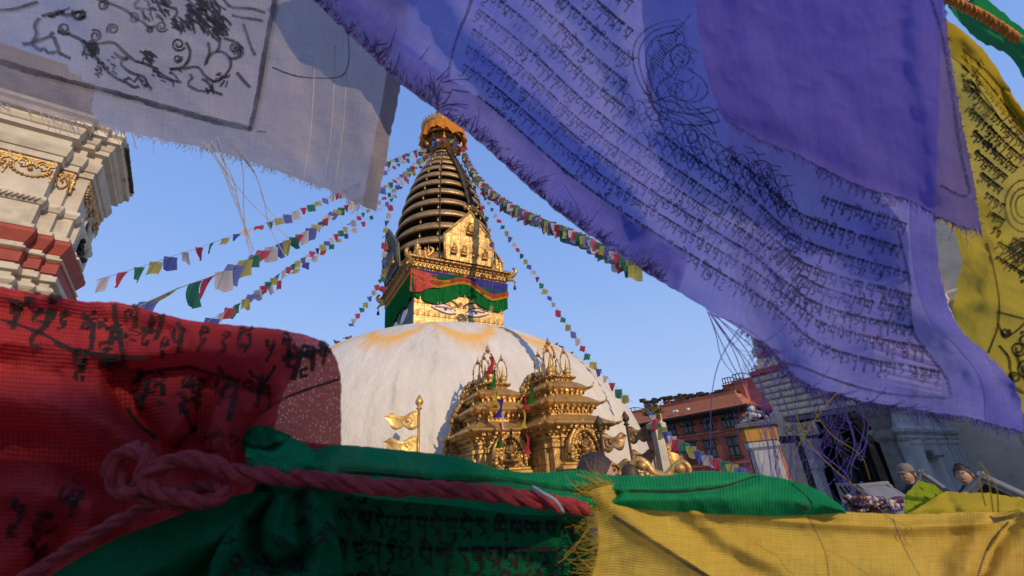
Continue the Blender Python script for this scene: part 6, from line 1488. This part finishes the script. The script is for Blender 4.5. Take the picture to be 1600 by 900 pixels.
# ---- red flag, lower left
rfolds = [([(-40, 520), (80, 545), (200, 560), (330, 545), (430, 535)], 30, 0.045), ([(190, 590), (200, 640), (250, 700), (330, 735)], 22, -0.112), ([(200, 585), (300, 572), (380, 588), (420, 610)], 16, -0.053), ([(330, 610), (310, 690), (330, 740)], 22, -0.090),
          ([(360, 640), (350, 690), (360, 730)], 18, 0.090), ([(-60, 620), (60, 625), (180, 660), (240, 700)], 36, 0.068), ([(-60, 690), (80, 700), (200, 760)], 26, -0.135), ([(-60, 760), (60, 770), (140, 800)], 34, 0.075), ([(400, 560), (420, 620), (400, 690)], 18, 0.030), ([(430, 620), (395, 670)], 12, -0.045), ([(0, 480), (150, 500), (260, 520)], 16, -0.021), ([(100, 820), (30, 940)], 30, -0.090)]
cr_ = Cloth(B=[(-90, 980, .30), (150, 960, .29), (330, 860, .30), (450, 760, .32), (533, 705, .33)], R=[(533, 705, .33), (533, 640, .33), (532, 590, .33), (524, 558, .335), (507, 536, .34), (478, 523, .34)],
            T=[(-90, 425, .36), (0, 447, .355), (70, 460, .35), (130, 471, .35), (190, 473, .35), (240, 487, .345), (300, 501, .34), (370, 508, .34), (430, 514, .34), (478, 523, .34)], L=[(-90, 980, .30), (-95, 700, .32), (-90, 425, .36)], nu=210, nv=190,
            folds=rfolds, crease=.016, rip=.014, rs=200, seed=41, fine=.0026, edge=1.2, sheer=lambda X, Y: .055/(1+np.exp(-(X-.35*(700-Y)-392)/10)))
fr_ = flagthing('crumpled deep red printed prayer flag filling the lower left, its right end sheer')
cr_.build('cloth', CR, fr_, ZO)
cback = Cloth(B=[(-90, 980, .33), (200, 960, .32), (380, 820, .33), (425, 700, .345)], R=[(425, 700, .345), (440, 620, .35), (470, 560, .35), (440, 522, .35)],
              T=[(-90, 432, .37), (70, 468, .362), (190, 480, .362), (300, 507, .352), (440, 522, .35)], L=[(-90, 980, .33), (-95, 700, .34), (-90, 432, .37)], nu=90, nv=70, rip=.01, seed=43)
cback.build('light_blocking_layer', CR, fr_, ZO)  # added back sheet, stops sky light coming through the red cloth
ik = Ink(cr_, 13); K = 1.0
rmask = lambda px, py: False
for pts, w in (([(0, 500), (60, 520), (110, 545), (160, 555), (230, 560)], 5), ([(180, 475), (185, 510), (195, 560), (190, 620), (215, 665), (245, 685)], 7), ([(195, 615), (205, 590), (240, 578), (300, 572)], 7), ([(300, 575), (350, 590), (400, 612), (425, 580), (430, 570)], 5), ([(400, 650), (450, 620), (530, 592)], 3.5),
               ([(440, 560), (480, 552), (525, 548)], 10), ([(300, 620), (315, 650), (290, 680), (270, 700)], 9), ([(285, 640), (300, 670), (320, 690)], 7), ([(310, 690), (340, 680), (370, 685), (350, 700), (320, 705)], 6)): ik.px(pts, w)
rr = random.Random(77)
def scrawl(x, y, s, ang=0.):
    s *= rr.uniform(1., 1.5); g = rr.choice(GL)+[rr.choice(VOW)]; c, s_ = cos(ang), sin(ang)
    for st_ in g:
        pts = [(x+s*(a*c+(1-b)*-s_*-1*-1), y+s*(a*s_+(1-b)*c)) for a, b in st_]; ik.px([(p+rr.uniform(-3, 3), q+rr.uniform(-3, 3)) for p, q in pts], s*rr.uniform(.14, .26))
for x, y, s in [(20, 470, 26), (60, 480, 26), (95, 490, 26), (130, 500, 24), (160, 500, 24), (200, 480, 22), (235, 500, 22), (270, 515, 24), (310, 520, 24), (345, 525, 22), (375, 520, 24), (415, 530, 22), (440, 528, 22), (120, 545, 26), (160, 560, 26), (220, 520, 24), (250, 535, 22),
                (210, 590, 30), (240, 590, 28), (290, 585, 30), (330, 585, 30), (350, 600, 28), (385, 590, 28), (400, 600, 30), (300, 605, 36), (310, 630, 30), (470, 540, 24), (450, 550, 26), (500, 540, 22), (60, 800, 34), (100, 760, 34), (40, 850, 34), (20, 780, 30), (330, 675, 26)]: scrawl(x, y, s, rr.uniform(.05, .35))
for x, y in ((185, 525), (60, 475), (205, 600), (300, 620)):
    for k in range(14): a, b = x+rr.gauss(0, 22), y+rr.gauss(0, 10); ik.px([(a, b), (a+rr.uniform(6, 18), b+rr.uniform(-3, 7))], rr.uniform(2, 5))
ik.build('printed_script', INKD, fr_, ZO)

# ---- green flag rolled along the rope
cgr = Cloth(B=[(470, 742, .315), (560, 775, .31), (700, 790, .31), (850, 806, .31), (960, 795, .315), (1060, 800, .32), (1200, 806, .325), (1322, 802, .335)], R=[(1322, 802, .335), (1322, 800, .336), (1321, 797, .34)],
            T=[(400, 668, .33), (440, 684, .33), (490, 692, .33), (560, 697, .33), (640, 705, .33), (720, 715, .33), (780, 732, .33), (835, 738, .33), (900, 735, .335), (960, 742, .34), (1030, 743, .34), (1100, 736, .345), (1160, 738, .345), (1225, 748, .345), (1275, 764, .345), (1308, 785, .342), (1321, 797, .34)],
            L=[(470, 742, .315), (430, 710, .32), (400, 668, .33)], nu=240, nv=60, bulge=.045, folds=[([(530, 738), (600, 742), (700, 752), (790, 752), (880, 766), (960, 774)], 7, -.018), ([(520, 715), (700, 728), (860, 752)], 12, .010), ([(960, 772), (1060, 770), (1130, 762), (1180, 747)], 7, -.016), ([(1230, 752), (1270, 780)], 12, -.014), ([(900, 740), (930, 770)], 14, -.012)], crease=.006, rip=.010, rs=120, seed=51, fine=.0022, edge=1.)
fgr = flagthing('green prayer flag rolled into a long band along the red rope across the middle')
cgr.build('cloth', CG, fgr, ZO)
ik = Ink(cgr, 15); ik.px([(530, 738), (600, 742), (700, 752), (790, 752), (880, 766), (960, 774)], 4.5); ik.px([(985, 766), (1060, 768), (1130, 760), (1182, 744)], 3.2); ik.px([(1236, 756), (1262, 778), (1270, 795)], 2.5)
for x, y in ((1245, 786), (1256, 790), (1262, 780), (1252, 792)): ik.px([(x, y), (x+8, y+6)], 3)
ik.build('seam', INKD, fgr, ZO)
# ---- green cloth below the rope, shade put into its colour, with large script
ch = Cloth(B=[(430, 1000, .33), (650, 1010, .33), (950, 990, .335)], R=[(950, 990, .335), (930, 900, .335), (925, 850, .335), (912, 786, .335)], T=[(500, 745, .335), (600, 765, .335), (750, 775, .335), (912, 786, .335)], L=[(430, 1000, .33), (470, 860, .33), (500, 745, .335)], nu=150, nv=100,
           folds=[([(530, 770), (560, 830), (600, 920)], 16, .03), ([(560, 780), (600, 850), (640, 930)], 18, -.03), ([(600, 800), (760, 830), (900, 860)], 18, .018), ([(500, 780), (520, 850), (530, 930)], 12, -.05), ([(880, 790), (870, 860), (890, 930)], 18, .02)], crease=.010, rip=.014, rs=150, seed=61, fine=.0025, edge=1.)
fh = flagthing('green prayer flag, darkened by shade in its colour, with large black script hanging under the rope at bottom centre')
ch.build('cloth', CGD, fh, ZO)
ik = Ink(ch, 17)
for v, s in ((.93, 26), (.72, 30), (.52, 33), (.30, 36)): ik.text(.10, .93, v, s, .15, dv=-.03, gap=.08)
ik.build('printed_script', INKD, fh, ZO)
# ---- green flag knotted round the rope, lower left
fk = flagthing('green prayer flag with shade in its colour, knotted round the rope, folds spreading bottom left')
ck1 = Cloth(B=[(-60, 1050, .25), (200, 1060, .25), (540, 1060, .26)], R=[(540, 1060, .26), (480, 880, .27), (440, 770, .29)], T=[(40, 925, .26), (110, 880, .265), (180, 842, .27), (260, 812, .28), (330, 785, .285), (390, 770, .29), (440, 770, .29)], L=[(-60, 1050, .25), (0, 980, .255), (40, 925, .26)], nu=120, nv=80,
            folds=[([(180, 920), (330, 840), (430, 780)], 26, .04), ([(280, 930), (380, 850), (430, 790)], 16, -.06)], crease=.008, rip=.01, rs=200, seed=71, fine=.002, edge=1.)
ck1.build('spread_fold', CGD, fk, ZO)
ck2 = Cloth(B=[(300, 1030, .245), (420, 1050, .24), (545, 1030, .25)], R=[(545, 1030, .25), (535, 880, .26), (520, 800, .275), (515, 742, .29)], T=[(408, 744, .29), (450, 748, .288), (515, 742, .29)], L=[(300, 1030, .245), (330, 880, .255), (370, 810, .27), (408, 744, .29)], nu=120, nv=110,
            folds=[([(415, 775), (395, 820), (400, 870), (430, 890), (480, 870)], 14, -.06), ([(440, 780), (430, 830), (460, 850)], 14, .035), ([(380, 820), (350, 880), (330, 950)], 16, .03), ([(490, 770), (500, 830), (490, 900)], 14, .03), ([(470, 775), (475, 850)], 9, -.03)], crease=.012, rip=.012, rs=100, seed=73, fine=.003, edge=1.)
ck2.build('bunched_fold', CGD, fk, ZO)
ik = Ink(ck2, 19)
for a, b, s in ((400, 880, 34), (430, 850, 28), (460, 820, 26), (480, 795, 24), (350, 850, 26), (360, 880, 30), (480, 850, 34), (500, 830, 28), (340, 910, 30), (390, 905, 30), (450, 890, 34)):
    g = rr.choice(GL); an = rr.uniform(-1.2, -.6)
    for st_ in g: ik.px([(a+s*(x*cos(an)+(1-y)*sin(-an)*.7), b+s*(x*sin(an)+(1-y)*cos(an)*.7)) for x, y in st_], s*.15)
ik.px([(340, 900), (380, 885), (430, 895), (470, 880)], 3.5)
ik.build('printed_script', INKD, fk, ZO)
ck3 = Cloth(B=[(392, 745, .29), (440, 765, .283), (510, 762, .285)], R=[(510, 762, .285), (505, 725, .29), (478, 695, .30), (440, 678, .31)], T=[(392, 680, .31), (412, 668, .312), (440, 678, .31)], L=[(392, 745, .29), (384, 710, .30), (392, 680, .31)], nu=70, nv=60, bulge=.03,
            folds=[([(400, 690), (430, 700), (470, 690)], 9, -.03), ([(500, 720), (510, 750)], 9, -.03), ([(440, 690), (450, 740)], 12, .02)], rip=.01, rs=60, seed=75, fine=.003, edge=1.)
ck3.build('knot_top', CG, fk, ZO)
ck4 = Cloth(B=[(379, 705, .30), (395, 712, .296), (420, 700, .30)], R=[(420, 700, .3), (440, 690, .302), (458, 682, .305)], T=[(384, 672, .315), (410, 664, .315), (458, 682, .305)], L=[(379, 705, .3), (378, 688, .31), (384, 672, .315)], nu=50, nv=30, bulge=.03, rip=.01, rs=40, seed=76, edge=1.)
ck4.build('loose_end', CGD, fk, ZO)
# ---- red twisted rope with a knot
RPM = M('red_twisted_cord', (.40, .040, .045), (.20, .016, .020), rough=.9, ns=160, bump=1., bs=700, bd=.002)
rope('thick twisted red rope running right from the knot across the green cloth', [(915, 797, .31), (880, 788, .30), (820, 779, .295), (740, 768, .290), (660, 763, .286), (580, 760, .283), (500, 750, .280), (430, 743, .278), (375, 741, .276), (335, 727, .274), (300, 717, .272), (265, 722, .270), (235, 742, .266), (212, 765, .264), (186, 758, .268), (176, 735, .272), (180, 716, .276)], .0050, 3, .046, RPM, 'rope', 'rope', n=260)
rope('red rope end looped over the knot and trailing to the bottom left corner', [(205, 700, .282), (222, 702, .275), (230, 722, .268), (222, 744, .264), (240, 765, .262), (285, 778, .262), (330, 783, .266), (352, 770, .272), (330, 758, .278), (290, 768, .282), (230, 792, .28), (165, 824, .275), (95, 868, .27), (25, 912, .265), (-50, 958, .26)], .0040, 3, .040, RPM, 'rope', 'rope', n=240)
rope('short red rope loop tucked under the knot at its upper left', [(252, 742, .276), (232, 718, .272), (205, 705, .27), (182, 712, .268), (178, 735, .266), (192, 757, .266), (222, 775, .266), (268, 786, .268), (310, 788, .272)], .0040, 3, .040, RPM, 'rope', 'rope', n=120)
# ---- yellow flag along the bottom right
cyb = Cloth(B=[(890, 1010, .30), (1200, 1020, .29), (1700, 1010, .30)], R=[(1700, 1010, .30), (1705, 900, .32), (1700, 800, .35)],
            T=[(922, 764, .315), (955, 757, .32), (1000, 768, .325), (1060, 778, .33), (1150, 786, .335), (1250, 795, .34), (1350, 801, .345), (1440, 803, .35), (1520, 799, .35), (1600, 800, .35), (1700, 800, .35)], L=[(890, 1010, .30), (915, 930, .305), (935, 850, .31), (922, 764, .315)], nu=220, nv=120,
            folds=[([(945, 775), (1020, 840), (1100, 900)], 22, .03), ([(975, 770), (1080, 830), (1200, 905)], 20, -.02), ([(1080, 800), (1250, 815), (1420, 825), (1600, 812)], 9, .02), ([(1100, 820), (1300, 845), (1500, 850), (1600, 830)], 26, -.012), ([(1090, 810), (1140, 850), (1200, 880)], 14, .014),
                   ([(1595, 805), (1555, 850), (1530, 910)], 14, -.03), ([(1560, 815), (1600, 800)], 12, -.03), ([(1530, 830), (1500, 900)], 26, .02), ([(1350, 860), (1420, 900)], 34, .012)], crease=.007, rip=.012, rs=240, seed=81, fine=.0016, edge=1.4)
fyb = flagthing('bright yellow prayer flag across the bottom right, frayed at its left end')
cyb.build('cloth', CYB, fyb, ZO)
ik = Ink(cyb, 21); ik.px([(958, 806), (1010, 840), (1060, 872), (1112, 905)], 5.5); ik.px([(1550, 812), (1575, 806), (1596, 798)], 6); ik.px([(1540, 860), (1560, 830)], 4); ik.px([(1525, 905), (1545, 850), (1575, 815)], 2)
ik.build('seam', INKD, fyb, ZO)['kind'] = 'stuff'
fringe(cyb, 'L', .1, 1., 190, 46, THY, fyb, 'fringe', (-1, .12), 21, 1.2, .3); fringe(cyb, 'T', 0, .08, 60, 50, THY, fyb, 'frayed_top', (-1, -.15), 22, 1.3, .25)
threads(fyb, THY, [[(935, 800), (915, 830), (895, 860), (870, 882)], [(930, 815), (905, 845), (880, 870)], [(925, 790), (900, 800), (880, 812)], [(1540, 790), (1530, 750), (1534, 740)], [(1552, 800), (1548, 770), (1540, 735)], [(1560, 800), (1556, 760), (1530, 722)]], .305, 2.0)
threads(fyb, THD, [[(1262, 805), (1288, 860), (1296, 905)], [(1395, 810), (1410, 850), (1440, 905)]], .30, 1.2)
# thin grey tie near the rope's end
tie = thing('grey_tie', 'thin pale grey string tied over the right end of the red rope', 'string', ZO)
m = MB(); m.tube(vcrom([P(832, 760, .295)-ZO, P(848, 770, .29)-ZO, P(868, 782, .288)-ZO, P(880, 800, .29)-ZO], 14), .0011, 6); m.build('strand', M('grey_string', (.35, .38, .45)), tie)
# ---- rolled yellow and lime cloth farther back
cyr = Cloth(B=[(1405, 812, .52), (1500, 815, .52), (1720, 815, .52)], R=[(1720, 815, .52), (1720, 798, .53), (1715, 785, .54)], T=[(1478, 768, .55), (1540, 770, .55), (1600, 778, .55), (1715, 785, .54)], L=[(1405, 812, .52), (1440, 790, .53), (1478, 768, .55)], nu=100, nv=40, bulge=.02, rip=.008, rs=100, seed=91, folds=[([(1480, 775), (1495, 805)], 8, -.01)])
fyr = flagthing('rolled golden yellow flag behind the bright yellow one at the right edge'); cyr.build('cloth', CY, fyr, ZO)
cl_ = Cloth(B=[(1412, 803, .545), (1440, 806, .54), (1482, 804, .54)], R=[(1482, 804, .54), (1482, 785, .55), (1474, 768, .56)], T=[(1434, 752, .57), (1452, 755, .57), (1474, 768, .56)], L=[(1412, 803, .545), (1414, 775, .555), (1434, 752, .57)], nu=50, nv=50, bulge=.01, rip=.01, rs=60, seed=93, folds=[([(1415, 782), (1475, 788)], 6, -.02)])
fl_ = flagthing('small lime green flag end folded beside the bead bundle'); cl_.build('cloth', CL, fl_, ZO)
ik = Ink(cl_, 23); [ik.px([(x, y), (x+7, y+4)], 2.4) for x, y in ((1436, 762), (1460, 772), (1428, 790), (1444, 776))]; ik.build('printed_marks', INKD, fl_, ZO)
